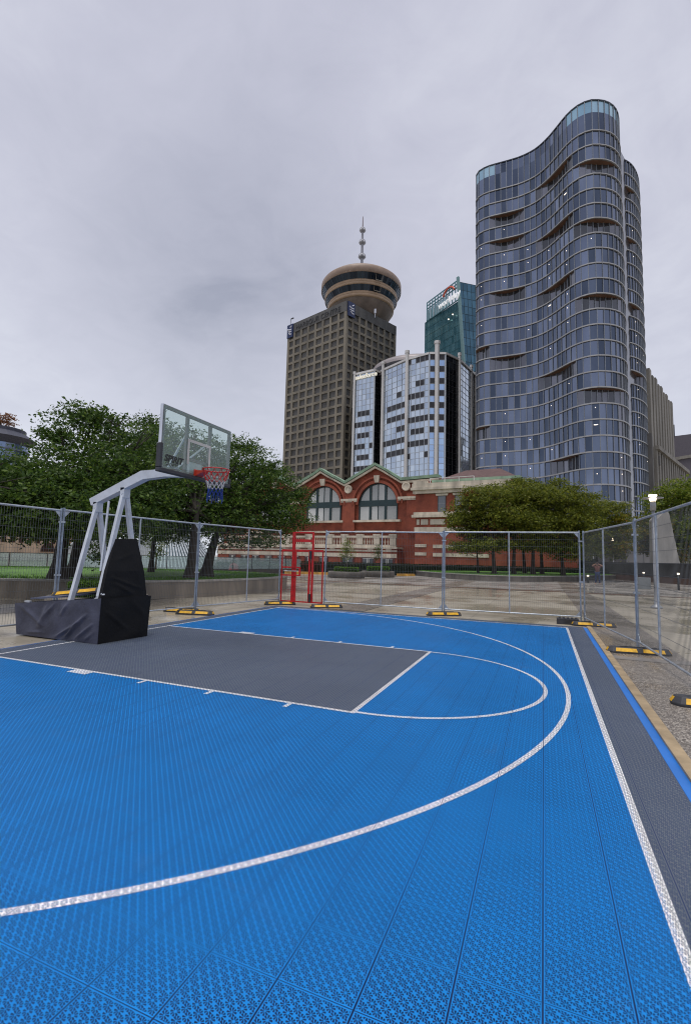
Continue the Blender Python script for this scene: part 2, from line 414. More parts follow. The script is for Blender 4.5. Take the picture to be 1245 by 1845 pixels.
pC,_ = fence_panel(FB, GL, 'grey mesh fence panel just left of the red gate', .56)
pD,_ = fence_panel(GR, FC, 'grey mesh fence panel just right of the red gate')
pE,_ = fence_panel(FC, FK, 'grey mesh fence panel with the lawn and tree clump behind it')
pF,_ = fence_panel((8.57,7.93), FD, 'grey mesh fence panel right of the corner, running towards the viewer', .47)
pG,_ = fence_panel(FD, FE, 'nearest grey mesh fence panel, at the right edge of the photo', .38)
pH,_ = fence_panel((FE[0],FE[1]-.06), FF, 'nearest grey mesh fence panel, at the right edge of the photo')
bpy.data.objects.remove(pH.children[0]) if False else None
for c in list(pH.children): bpy.data.objects.remove(c)
bpy.data.objects.remove(pH)
for P, r in ((FA,pA),(FB,pB),(FC,pD),(FK,pE),(FD,pF)):
    clamp(P, 2.2, r); clamp(P, 1.1, r)
# rubber feet
def foot(name='fence_weight'):
    r = empty(name, (0,0,0)); o = MB(); Lx, Wy, H = .52, .125, .11
    def ring(l, w, c, z): return [(-l+c,-w,z),(l-c,-w,z),(l,-w+c*.9,z),(l,w-c*.9,z),(l-c,w,z),(-l+c,w,z),(-l,w-c*.9,z),(-l,-w+c*.9,z)]
    rs = [ring(Lx,Wy,.08,0), ring(Lx,Wy,.08,.035), ring(Lx-.035,Wy-.05,.07,H)]
    vs = [v for q in rs for v in q]; fs = [tuple(range(8))[::-1], tuple(range(16,24))]
    for k in range(2):
        for i in range(8): fs.append((k*8+i, k*8+(i+1)%8, k*8+8+(i+1)%8, k*8+8+i))
    o.add(vs, fs)
    for x in (-.2,-.1,.1,.2): o.tube([(x,0,H-.004),(x,0,H+.012)], .02, 8)
    o.b2(-.30,.30,-.012,.012,H-.01,H+.014)
    o.build('block', M_RUB, r, bevel=.008)
    for sy in (-1,1):
        for x0, x1 in ((-.39,-.04),(.05,.40)):
            q = MB(); a = (Wy-.002, .042); b = (Wy-.046, H-.012)
            p = [(x0,sy*(a[0]+.003),a[1]),(x1,sy*(a[0]+.003),a[1]),(x1-.01,sy*(b[0]+.006),b[1]),(x0+.01,sy*(b[0]+.006),b[1])]
            inn = Vector((0,-sy*.006,-.004)); p = [Vector(t) for t in p]
            q.hexa([p[0]+inn,p[1]+inn,p[1],p[0],p[3]+inn,p[2]+inn,p[2],p[3]]); q.build('reflector', M_YEL, r)
    for sx in (-1,1):
        q = MB(); p = [Vector((sx*(Lx+.002),-.045,.042)),Vector((sx*(Lx+.002),.045,.042)),Vector((sx*(Lx-.03),.035,H-.012)),Vector((sx*(Lx-.03),-.035,H-.012))]
        inn = Vector((-sx*.008,0,-.003)); q.hexa([p[0]+inn,p[1]+inn,p[1],p[0],p[3]+inn,p[2]+inn,p[2],p[3]]); q.build('reflector', M_YEL, r)
    return r
F = foot(); first = [True]
def place_foot(x, y, deg, label, z=0, tilt=None):
    f = F if first[0] else copy_tree(F); first[0] = False
    f.location = (x,y,z); f.rotation_euler = (tilt[0], tilt[1], R(deg)) if tilt else (0,0,R(deg))
    tag(f, label, 'fence foot', 'rubber fence feet'); return f
place_foot(FB[0]+.3, FB[1]-.35, 15, 'black rubber fence foot with worn yellow strips, between hoop base and the red gate')
place_foot(FB[0]-.35, FB[1]-.1, 14, 'black rubber fence foot mostly hidden behind another, right of the hoop base')
place_foot(GL[0]+.1, GL[1]-.12, 40, 'yellow striped rubber foot under the left post of the red gate')
place_foot(GR[0]+.22, GR[1]-.22, 33, 'yellow striped rubber foot under the right post of the red gate')
place_foot(FC[0]+.05, FC[1]-.18, 32, 'yellow striped rubber foot in the middle of the far fence, right of the gate')
place_foot(8.75, 7.52, 8, 'yellow striped rubber foot at the fence corner by the white court corner')
place_foot(9.14, 3.68, 7, 'largest fully visible yellow striped rubber foot, on the pebbled paving right of the court')
place_foot(FE[0]+.02, FE[1]-.05, -2, 'rubber foot with yellow end patch cut by the right edge of the photo')
place_foot(-.86, .26, 20, 'yellow striped rubber foot lying on top of the black hoop base', z=.735, tilt=(R(-4), R(-7)))
# ballast box at the corner
bb = empty('ballast_block', (8.15,7.62,0), 'black plastic ballast block with ribbed top, beside the fence corner', 'ballast block')
q = MB(); q.b2(7.88,8.42,7.52,7.78,0,.15); q.build('body', M_RUB, bb, bevel=.012)
q = MB()
for i in range(5): q.b2(7.93+i*.1,7.98+i*.1,7.54,7.76,.149,.172)
q.build('rib', M_RUB, bb)
# ------------------------------------------------------------------ red gate
gt = empty('red_gate', (GL[0],GL[1],0), 'bright red steel gate with tall top frame, standing between two mesh panels', 'gate')
a = Vector((GL[0]+.05,GL[1]+.01,0)); b = Vector((GR[0]-.05,GR[1]-.01,0)); u = (b-a).normalized(); n = Vector((-u.y,u.x,0)); Lg = (b-a).length
def gz(t, z, o=0): return a+u*t+n*o+Vector((0,0,z))
LP, RP = .42, Lg-.36
for t in (0, Lg): MB().bar(gz(t,.06), gz(t,1.82), .035, .035).build('side_post', M_RED, gt)
fr = MB(); fr.bar(gz(LP,.10), gz(LP,2.42), .095, .06, up=n); fr.bar(gz(RP,.10), gz(RP,2.42), .055, .06, up=n); fr.bar(gz(LP,2.40,.002), gz(RP,2.40,.002), .05, .05); fr.bar(gz(LP,2.13,.004), gz(RP,2.13,.004), .05, .09)
fr.build('portal_frame', M_RED, gt)
MB().bar(gz(-.01,1.80,-.01), gz(Lg+.01,1.80,-.01), .05, .07).build('cross_bar', M_RED, gt)
MB().bar(gz(0,.12,-.01), gz(Lg,.12,-.01), .035, .04).build('bottom_bar', M_RED, gt)
lf = MB(); lf.bar(gz(RP-.1,.14,-.02), gz(RP-.1,1.76,-.02), .055, .05, up=n); lf.bar(gz(LP+.09,.14,-.02), gz(LP+.09,1.76,-.02), .05, .05, up=n)
lf.build('leaf_frame', M_RED, gt)
q = MB(); 
for z in (.98,1.24): q.bar(gz(.0,z,-.05), gz(LP+.27,z,-.05), .03, .045)
q.bar(gz(LP+.26,.96,-.05), gz(LP+.26,1.26,-.05), .05, .045, up=n); q.build('latch_box', M_RED, gt)
q = MB(); q.bar(gz(.08,1.12,-.04), gz(LP+.22,1.12,-.04), .03, .03); q.tube([gz(.14,1.12,-.07),gz(.24,1.12,-.07)], .025, 8); q.build('latch_bolt', mat('bolt_steel', (.55,.55,.56,1), .3, .8), gt)
for z in (.26,1.66):
    q = MB(); q.tube([gz(RP-.06,z-.13,-.05), gz(RP-.06,z+.13,-.05)], .042, 10); q.build('hinge', M_RUB, gt)
q = MB(); wires(q, a, b, .12, 1.78, (1.55,1.35,.75,.5), w=.0036); q.build('wire_mesh', mat('red_wire', (.25,.06,.06,1), .5, var=.2), gt)

# ------------------------------------------------------------------ basketball hoop
M_HW = mat('hoop_white_paint', (.58,.61,.66,1), .38, var=.10, scale=4)
def cloth_mat(name, base, rough):
    m, nt, b = newmat(name); v = coords(nt, 'World')
    n = noise(nt, v, 4, 5, .6); nt.links.new(ramp(nt, n, [(.3, tuple(q*.7 for q in base)+(1,)), (.7, tuple(q*1.25 for q in base)+(1,))]), b.inputs['Base Color'])
    b.inputs['Roughness'].default_value = rough; b.inputs['Specular IOR Level'].default_value = .25
    bump(nt, b, noise(nt, v, 14, 4, .6, .8), .35, .02); return m
M_NAVY = cloth_mat('dark_vinyl', (.062,.066,.098), .42); M_BLK = cloth_mat('black_vinyl', (.0035,.0035,.0045), .6)
def cloth(mb, c, nx, ny, amp, seed, folds=()):
    """curtain of cloth over the corners a,b (bottom), c,d (top), pushed in and out by folds"""
    rr = random.Random(seed); a, b, cc, d = [Vector(q) for q in c]; nrm = (b-a).cross(d-a).normalized()
    ph = [(rr.uniform(.6,2.4), rr.uniform(-2.2,2.2), rr.uniform(0,6.3), rr.uniform(.4,1)) for _ in range(6)]
    vs = []; fs = []
    for j in range(ny+1):
        for i in range(nx+1):
            s, t = i/nx, j/ny
            p = (a*(1-s)+b*s)*(1-t)+(d*(1-s)+cc*s)*t
            e = min(1, 6*min(s,1-s,t*1.2,1-t))
            o = sum(w*math.sin(PI*(fx*s*2+fy*t)+f) for fx, fy, f, w in ph)/3*amp*.55
            for (s0,t0,s1,t1,wd,h) in folds:
                ln = math.hypot(s1-s0,t1-t0); k = ((s-s0)*(s1-s0)+(t-t0)*(t1-t0))/ln**2
                dd = abs((s-s0)*(t1-t0)-(t-t0)*(s1-s0))/ln
                if -.05 < k < 1.05: o += h*math.exp(-(dd/wd)**2)*math.sin(PI*min(1,max(0,k)))**.5
            vs.append(p+nrm*o*e)
    for j in range(ny):
        for i in range(nx): q = j*(nx+1)+i; fs.append((q,q+1,q+nx+2,q+nx+1))
    mb.add(vs, fs, True)
hp = empty('basketball_hoop', (-.5,.1,0), 'portable basketball hoop with glass backboard, white arm and black padded base on the grey key', 'basketball hoop')
XB, XF, YN, YF = -1.60, .54, -.44, .64
q = MB()
fl = [(.60,.02,.86,.66,.018,.045),(.47,.0,.80,.5,.018,.045),(.72,.0,.95,.46,.015,.04),(.30,.25,.42,.98,.03,.03),(.06,.95,.36,.3,.03,.028),(.84,.02,.98,.3,.013,.03),(.50,.98,.36,.55,.02,.03),(.66,.98,.56,.6,.018,.025),(.15,.1,.35,.15,.03,.02)]
cloth(q, [(XB+.06,YN,.02),(XF,YN-.01,.02),(XF,YN+.0,.79),(XB-.03,YN-.02,.585)], 90, 30, .022, 3, fl)
cloth(q, [(XB+.06,YF,.02),(XB+.06,YN,.02),(XB-.03,YN-.02,.585),(XB-.03,YF,.585)], 20, 12, .01, 4)
cloth(q, [(XF,YF,.02),(XB+.06,YF,.02),(XB-.03,YF,.585),(XF,YF,.79)], 30, 12, .015, 5)
q.build('base_side_cover', M_NAVY, hp)
q = MB(); cloth(q, [(XF+.002,YN-.012,.02),(XF+.06,YF-.03,.02),(XF+.05,YF+.02,.775),(XF+.0,YN,.79)], 40, 30, .03, 9, [(.05,.75,.6,.2,.03,.015),(.6,.9,1,.4,.05,.01)])
q.build('base_front_cover', M_BLK, hp)
q = MB(); q.tube([(XF+.003,YN-.01,.02),(XF+.005,YN-.008,.4),(XF+.003,YN-.0,.79)], .008, 6); q.build('corner_piping', M_NAVY, hp)
q = MB()  # base lid: two sloping flaps
q.hexa([(-1.44,-.30,.655),(-.58,-.32,.735),(-.58,YF-.04,.76),(-1.50,YF-.04,.68),(-1.44,-.30,.685),(-.58,-.32,.765),(-.58,YF-.04,.79),(-1.50,YF-.04,.71)])
q.hexa([(-.578,YN+.04,.63),(XF-.03,YN+.04,.72),(XF-.03,YF-.04,.72),(-.578,YF-.04,.63),(-.578,YN+.04,.66),(XF-.03,YN+.04,.75),(XF-.03,YF-.04,.75),(-.578,YF-.04,.66)])
q.build('base_lid', cloth_mat('lid_vinyl', (.12,.135,.20), .45), hp)
q = MB(); q.box((-1.52,YN+.16,.61),(.14,.05,.03)); q.bar((.16,YN+.1,.66),(.50,YN+.08,.86),.05,.04); q.build('lid_bracket', M_HW, hp)
q = MB(); q.quad((XB-.02,YN-.015,.57),(XF-.01,YN+.0,.765),(XF-.01,YF-.01,.765),(XB-.02,YF-.01,.57)); q.build('base_top_cover', M_NAVY, hp)
# tower padding: tapered, leaning back
q = MB()
lo = [(.50,-.40,.77),(.55,.60,.72)]; hi = [(.40,-.085,1.83),(.42,.39,1.85)]; mdl = [(.49,-.31,1.25),(.53,.50,1.25)]
cloth(q, [lo[0],lo[1],mdl[1],mdl[0]], 30, 20, .022, 21, [(.1,.8,.9,.35,.03,.02),(.2,.6,.7,.15,.04,.016)])
cloth(q, [mdl[0],mdl[1],hi[1],hi[0]], 30, 20, .012, 22, [(.1,.3,.9,.6,.05,.01)])
bk = lambda p, dx=.07: (p[0]-dx, p[1], p[2])
cloth(q, [bk(lo[0]),lo[0],mdl[0],bk(mdl[0])], 12, 14, .01, 23); cloth(q, [bk(mdl[0]),mdl[0],hi[0],bk(hi[0],.05)], 12, 14, .006, 24)
cloth(q, [lo[1],bk(lo[1]),bk(mdl[1]),mdl[1]], 12, 14, .01, 25); cloth(q, [mdl[1],bk(mdl[1]),bk(hi[1],.05),hi[1]], 12, 14, .006, 26)
q.quad(hi[0],hi[1],bk(hi[1],.05),bk(hi[0],.05)); q.build('tower_padding', M_BLK, hp)
# legs
YC = .10
def leg(p0, p1, name):
    MB().bar(p0, p1, .085, .07, up=(1,0,0)).build(name, M_HW, hp, bevel=.006)
leg((.37,-.33,.80),(.345,YC-.035,2.66),'front_leg'); leg((.37,.53,.80),(.345,YC+.035,2.66),'front_leg')
leg((-.36,-.32,.60),(-.33,YC-.035,2.41),'rear_leg'); leg((-.36,.52,.60),(-.33,YC+.035,2.41),'rear_leg')
for x, z in ((.345,2.70),(-.33,2.44)):
    q = MB(); q.box((x,YC,z),(.10,.15,.20)); q.tube([(x,YC-.085,z-.02),(x,YC+.085,z-.02)],.018,8); q.build('hinge_bracket', M_HW, hp, bevel=.006)
q = MB(); q.bar((.27,-.25,1.25),(.22,-.14,2.52),.03,.03); q.build('brace', M_HW, hp)
q = MB(); up = (0,1,0)
bx = [(-.47,2.53),(.79,3.00),(1.30,3.02),(1.86,2.98)]
prof_t = [(-.49,2.60),(.77,3.09),(1.32,3.10),(1.86,3.03)]; prof_b = [(-.43,2.47),(.83,2.93),(1.34,2.96),(1.86,2.93)]
for i in range(3):
    a0, a1, b0, b1 = prof_t[i], prof_t[i+1], prof_b[i], prof_b[i+1]
    q.hexa([(b0[0],YC-.075,b0[1]),(b1[0],YC-.075,b1[1]),(b1[0],YC+.075,b1[1]),(b0[0],YC+.075,b0[1]),(a0[0],YC-.075,a0[1]),(a1[0],YC-.075,a1[1]),(a1[0],YC+.075,a1[1]),(a0[0],YC+.075,a0[1])])
q.build('arm', M_HW, hp)
# backboard
BX, BY, BW, BZ0, BZ1 = 1.95, .144, 1.80, 2.93, 3.985
M_AL = mat('board_frame', (.17,.16,.155,1), .4, .3, var=.15); M_ALS = mat('board_edge', (.62,.64,.68,1), .35, .6, var=.08)
Y0, Y1 = BY-BW/2, BY+BW/2
q = MB(); w = .052
q.b2(BX-.02,BX+.022,Y0,Y1,BZ1-w,BZ1); q.b2(BX-.02,BX+.022,Y0,Y0+w,BZ0,BZ1-w-.001); q.b2(BX-.02,BX+.022,Y1-w,Y1,BZ0,BZ1-w-.001); q.b2(BX-.02,BX+.022,Y0+w+.001,Y1-w-.001,BZ0,BZ0+w)
for y in (BY-.30,BY+.31): q.b2(BX-.03,BX+.014,y-.028,y+.028,BZ0+w+.001,BZ1-w-.001)
q.b2(BX-.03,BX-.012,BY-.272,BY+.282,3.20,3.25)
fr = q.build('backboard_frame', M_AL, hp)
q = MB(); q.b2(BX-.032,BX+.02,Y0-.012,Y0-.001,BZ0,BZ1+.004); q.b2(BX-.032,BX+.02,Y0,Y1,BZ1+.001,BZ1+.006); q.build('edge_trim', M_ALS, fr)
m, nt, b = newmat('backboard_glass'); out = nt.nodes['Material Output']
tr = nt.nodes.new('ShaderNodeBsdfTransparent'); tr.inputs[0].default_value = (.86,.93,.90,1)
df = nt.nodes.new('ShaderNodeBsdfDiffuse'); df.inputs[0].default_value = (.62,.72,.68,1)
gl = nt.nodes.new('ShaderNodeBsdfGlossy'); gl.inputs['Roughness'].default_value = .04
m1 = nt.nodes.new('ShaderNodeMixShader'); m2 = nt.nodes.new('ShaderNodeMixShader'); m1.inputs[0].default_value = .09
fz = nt.nodes.new('ShaderNodeFresnel'); fz.inputs[0].default_value = 1.5
nt.links.new(tr.outputs[0], m1.inputs[1]); nt.links.new(df.outputs[0], m1.inputs[2]); m2.inputs[0].default_value = .05; nt.links.new(m1.outputs[0], m2.inputs[1]); nt.links.new(gl.outputs[0], m2.inputs[2]); nt.links.new(m2.outputs[0], out.inputs['Surface'])
q = MB(); q.b2(BX+.0225,BX+.0305,Y0+.01,Y1-.01,BZ0+.01,BZ1-.01); pane = q.build('backboard_glass', m, hp)
M_TL = mat('target_lines', (.55,.53,.48,1), .5)
q = MB(); x0, x1 = BX+.031, BX+.033; t0, t1, zb, zt = BY-.305, BY+.305, 3.12, 3.56; lw = .05
q.b2(x0,x1,t0,t1,zt-lw,zt); q.b2(x0,x1,t0,t0+lw,zb,zt-lw-.0005); q.b2(x0,x1,t1-lw,t1,zb,zt-lw-.0005); q.build('target_rectangle', M_TL, pane)
M_INK = mat('black_ink', (.008,.008,.008,1), .5)
place(text_mesh('SPIRIT', .155, .002, .25, .006), 'lettering', M_INK, (BX+.032,Y0+.075,3.075), (0,1,0), (0,0,1), (1,0,0), pane)
place(text_mesh('SPORTS', .085, .002, .1), 'lettering', M_INK, (BX+.032,Y0+.10,3.00), (0,1,0), (0,0,1), (1,0,0), pane)
q = MB()                                         # padding along the lower edge
q.b2(BX-.045,BX+.05,Y0-.035,Y1+.035,BZ0-.045,BZ0+.022); q.b2(BX-.045,BX+.05,Y0-.036,Y0+.018,BZ0+.0225,BZ0+.42); q.b2(BX-.045,BX+.05,Y1-.018,Y1+.036,BZ0+.0225,BZ0+.12)
q.build('edge_padding', M_RUB, hp, bevel=.012)
q = MB()
q.bar((BX-.02,BY-.30,3.62),(1.35,BY-.08,3.10),.03,.03); q.bar((BX-.02,BY+.31,3.62),(1.35,BY+.08,3.10),.03,.03); q.bar((BX-.02,BY-.72,3.05),(BX-.30,BY-.05,3.05),.025,.025); q.bar((BX-.02,BY+.72,3.05),(BX-.30,BY+.05,3.05),.025,.025)
q.b2(BX-.10,BX-.031,BY-.16,BY+.16,2.95,3.19); q.build('board_strut', M_HW, hp)
# rim and net
M_RIM = mat('rim_red', (.50,.02,.015,1), .4, var=.1)
RC = Vector((BX+.03+.155+.2286, BY, 3.05)); rr = .2286
q = MB(); q.tube([RC+Vector((rr*math.cos(t), rr*math.sin(t), 0)) for t in [2*PI*i/40 for i in range(41)]], .0105, 8, cap=False)
rim = q.build('rim', M_RIM, hp)
q = MB(); q.b2(BX+.034,BX+.046,BY-.12,BY+.12,2.93,3.06); q.hexa([(BX+.047,BY-.09,2.95),(BX+.19,BY-.075,3.015),(BX+.19,BY+.075,3.015),(BX+.047,BY+.09,2.95),(BX+.047,BY-.09,3.045),(BX+.19,BY-.075,3.045),(BX+.19,BY+.075,3.045),(BX+.047,BY+.09,3.045)])
q.build('rim_bracket', mat('bracket_red', (.58,.05,.02,1), .4, var=.1), rim)
def netpt(a, k):                                 # k = 0..6 rows down
    z = (-.012,-.10,-.19,-.26,-.325,-.385,-.45)[k]; r = (.222,.20,.165,.14,.128,.125,.13)[k]
    return RC+Vector((r*math.cos(a), r*math.sin(a), z))
nn = 12; nm = [mat('net_red', (.42,.02,.02,1), .8), mat('net_white', (.5,.5,.52,1), .8), mat('net_blue', (.008,.04,.26,1), .8)]
seg = [MB(), MB(), MB()]
for i in range(nn):
    a0 = 2*PI*i/nn
    for k in range(6):
        mbx = seg[0 if k < 2 else (1 if k < 4 else 2)]
        for s in (-1, 1):
            aa = a0+(PI/nn if k % 2 else 0); ab = aa+s*PI/nn
            mbx.tube([netpt(aa,k), (netpt(aa,k)+netpt(ab,k+1))/2+Vector((0,0,-.004)), netpt(ab,k+1)], .0042 if k > 1 else .0055, 5, cap=False)
    seg[2].tube([netpt(a0,6), netpt(a0,6)+Vector((0,0,-.07-.03*(i%3)))], .006, 5)
net = empty('net', (0,0,0)) if False else None
o = seg[1].build('net', nm[1], hp); seg[0].build('upper_cord', nm[0], o); seg[2].build('lower_cord', nm[2], o)
# ------------------------------------------------------------------ planting
def leafmat(name, cols, trans=.42):
    m, nt, b = newmat(name); at = nt.nodes.new('ShaderNodeAttribute'); at.attribute_name = 'leaf'
    c = ramp(nt, at.outputs['Fac'], [(i/(len(cols)-1), tuple(q)+(1,)) for i, q in enumerate(cols)])
    nt.links.new(c, b.inputs['Base Color']); b.inputs['Roughness'].default_value = .5; b.inputs['Specular IOR Level'].default_value = .3
    tl = nt.nodes.new('ShaderNodeBsdfTranslucent'); nt.links.new(c, tl.inputs[0]); mx = nt.nodes.new('ShaderNodeMixShader'); mx.inputs[0].default_value = trans
    nt.links.new(b.outputs[0], mx.inputs[1]); nt.links.new(tl.outputs[0], mx.inputs[2]); nt.links.new(mx.outputs[0], nt.nodes['Material Output'].inputs['Surface'])
    return m
LM_DARK = leafmat('leaves_dark', [(.018,.042,.009),(.05,.10,.017),(.10,.165,.026),(.20,.27,.04)])
LM_MID = leafmat('leaves_mid', [(.045,.065,.009),(.115,.145,.016),(.22,.24,.028),(.36,.33,.04)])
LM_AUT = leafmat('leaves_autumn', [(.07,.10,.012),(.16,.18,.018),(.30,.22,.02),(.45,.16,.02)])
LM_RED = leafmat('leaves_russet', [(.05,.03,.01),(.12,.05,.015),(.20,.045,.02),(.30,.09,.03)])
LM_YG = leafmat('leaves_yellowgreen', [(.06,.10,.012),(.13,.19,.02),(.22,.26,.03),(.34,.30,.04)])
LM_HED = leafmat('hedge_leaves', [(.03,.08,.010),(.08,.17,.018),(.15,.28,.03),(.24,.38,.04)])
LM_HDK = leafmat('dark_hedge_leaves', [(.006,.012,.004),(.012,.024,.007),(.022,.042,.010),(.04,.07,.016)])
LM_ORN = leafmat('rust_leaves', [(.12,.05,.02),(.22,.09,.03),(.30,.13,.05),(.35,.2,.1)])
BARK = mat('bark', (.035,.028,.022,1), .85, var=.4, scale=14, bmp=.5, streak=True)
BARK2 = mat('bark_pale', (.11,.08,.06,1), .85, var=.4, scale=14, bmp=.4, streak=True)
def leaves(name, cen, size, m, parent, up=.5, lean=None):
    """one mesh of pointed leaves at the given centres"""
    n = len(cen); sz = size*RNG.uniform(.6,1.35,n)
    d = RNG.normal(size=(n,3)); d[:,2] = d[:,2]*.6-.25; d /= np.linalg.norm(d,axis=1)[:,None]
    nr = RNG.normal(size=(n,3))*(1-up); nr[:,2] += up*1.6
    s = np.cross(d, nr); s /= (np.linalg.norm(s,axis=1)[:,None]+1e-9); nn = np.cross(s, d)
    L_, W_ = sz[:,None], (sz*RNG.uniform(.38,.6,n))[:,None]
    p0 = cen-d*L_*.5; p1 = cen+s*W_*.5-nn*L_*.08; p2 = cen+d*L_*.5; p3 = cen-s*W_*.5-nn*L_*.08
    v = np.stack([p0,p1,p2,p3],1).reshape(-1,3)-np.array(parent_loc(parent))
    me = bpy.data.meshes.new(name); me.vertices.add(n*4); me.vertices.foreach_set('co', v.astype(np.float32).ravel())
    me.loops.add(n*4); me.loops.foreach_set('vertex_index', np.arange(n*4, dtype=np.int32))
    me.polygons.add(n); me.polygons.foreach_set('loop_start', np.arange(n, dtype=np.int32)*4); me.polygons.foreach_set('loop_total', np.full(n,4,dtype=np.int32))
    me.update(); at = me.attributes.new('leaf', 'FLOAT', 'FACE'); at.data.foreach_set('value', np.clip(RNG.beta(1.6,2.4,n)+RNG.normal(0,.04,n),0,1).astype(np.float32))
    me.materials.append(m); o = bpy.data.objects.new(name, me); COL.objects.link(o); o.parent = parent; return o
def twigs(blobs, n, per, spread=.30, edge=2.4, flat=.5):
    """leaf clusters through a set of ellipsoids (x,y,z,rx,rz,weight)"""
    w = np.array([b[5] if len(b) > 5 else b[3]**2*b[4] for b in blobs], float); w /= w.sum()
    idx = RNG.choice(len(blobs), n, p=w); B = np.array([b[:5] for b in blobs])[idx]
    d = RNG.normal(size=(n,3)); d /= np.linalg.norm(d,axis=1)[:,None]; r = RNG.uniform(0,1,n)**(1/edge)
    c = B[:,:3]+d*r[:,None]*np.stack([B[:,3],B[:,3],B[:,4]],1)
    # every cluster strings its leaves along a short drooping spray
    dr = RNG.normal(size=(n,3)); dr[:,2] *= .25; dr += d*np.array([1,1,.5])*.8; dr /= np.linalg.norm(dr,axis=1)[:,None]
    k = RNG.uniform(-1,1,(n,per)); sl = spread*RNG.uniform(.6,1.7,n)
    pts = c[:,None,:]+dr[:,None,:]*(k*sl[:,None])[:,:,None]+RNG.normal(size=(n,per,3))*np.array([spread*.33,spread*.33,spread*.33*flat])
    pts[:,:,2] -= (k**2*sl[:,None])*.22
    return pts.reshape(-1,3), c
def tree(name, label, base, trunk_pts, tr, blobs, ncl, per, size, lm, bark=None, group=None, spread=.30, edge=2.4, nb=26, extra=None, cat='tree', limb=1.0):
    base = Vector(base); r = empty(name, base, label, cat, group)
    tb = MB(); pts = [Vector(p) for p in trunk_pts]; k = len(pts)
    rad = [tr*(1.45 if i == 0 else 1.0-.5*i/(k-1)) for i in range(k)]
    tb.tube(pts, rad, 9)
    P, C = twigs(blobs, ncl, per, spread, edge)
    rr = random.Random(hash(name+label) % 1000 if False else len(label)*7)
    top = pts[-1]; sel = C[RNG.choice(len(C), min(nb, len(C)), replace=False)]
    for c in sel:
        c = Vector(c); s = top.lerp(pts[-2], rr.random()*.55) if k > 1 else top
        mid = s.lerp(c, .5)+Vector((rr.uniform(-.3,.3), rr.uniform(-.3,.3), rr.uniform(.1,.5)))*((c-s).length*.18)
        r0 = tr*.42*limb*rr.uniform(.6,1.1); tb.tube([s, s.lerp(mid,.5)+Vector((0,0,.03)), mid, c], [r0, r0*.75, r0*.45, r0*.14], 6, cap=False)
        for _ in range(3):
            e = c+Vector((rr.uniform(-1,1), rr.uniform(-1,1), rr.uniform(-.3,.6)))*((c-s).length*.14)
            tb.tube([mid.lerp(c,rr.uniform(.2,.8)), e], [r0*.25, r0*.08], 4, cap=False)
    tb.build('trunk', bark or BARK, r)
    leaves('crown', P, size, lm, r)
    if extra:
        for nm_, bl, nc, m_ in extra:
            P2, _ = twigs(bl, nc, per, spread*.8, edge); leaves(nm_, P2, size, m_, r)
    return r
def zset(v, z): v = Vector(v); v.z = z; return v
def PB(px, py, dist, rx, rz, w=None):            # a crown lobe met by the sight line of a photo point
    p = pd(px, py, dist); return (p.x, p.y, p.z, rx, rz) if w is None else (p.x, p.y, p.z, rx, rz, w)
M_STONE = mat('planter_concrete', (.24,.205,.165,1), .7, var=.25, scale=1.5, bmp=.25, streak=True)
M_STONE_D = mat('planter_concrete_dark', (.13,.115,.10,1), .65, var=.3, scale=1.5, bmp=.25, streak=True)
M_COP = mat('planter_coping', (.34,.32,.29,1), .6, var=.2, scale=3)
def smooth_loop(pts, n=6):
    out = []; k = len(pts)
    for i in range(k):
        p0, p1, p2, p3 = [Vector((*pts[(i+j-1) % k][:2], 0)) for j in range(4)]
        for t in [q/n for q in range(n)]:
            out.append(.5*((2*p1)+(p2-p0)*t+(2*p0-5*p1+4*p2-p3)*t*t+(3*p1-p0-3*p2+p3)*t**3))
    return out
def offset_loop(pts, d):
    k = len(pts); out = []
    for i in range(k):
        t = (pts[(i+1) % k]-pts[i-1]).normalized(); out.append(pts[i]+Vector((-t.y, t.x, 0))*d)
    return out
def ring_wall(mb, lo, li, z0, z1):
    k = len(lo)
    for i in range(k):
        j = (i+1) % k; A = Vector((0,0,z0)); B = Vector((0,0,z1))
        mb.quad(lo[i]+A, lo[j]+A, lo[j]+B, lo[i]+B); mb.quad(lo[i]+B, lo[j]+B, li[j]+B, li[i]+B); mb.quad(li[j]+A, li[i]+A, li[i]+B, li[j]+B)
GRASS = None
def grass_mat():
    m, nt, b = newmat('lawn'); v = coords(nt, 'World'); n = noise(nt, v, 1.1, 5, .6); n2 = noise(nt, v, 55, 3, .7)
    c = ramp(nt, n, [(.35, (.055,.15,.012,1)), (.65, (.12,.26,.022,1))]); c = mixc(nt, .5, c, ramp(nt, n2, [(.3, (.2,.2,.2,1)), (.7, (.8,.8,.8,1))]), 'OVERLAY')
    nt.links.new(c, b.inputs['Base Color']); b.inputs['Roughness'].default_value = .7; bump(nt, b, n2, .8, .03); return m
M_GRASS = grass_mat()
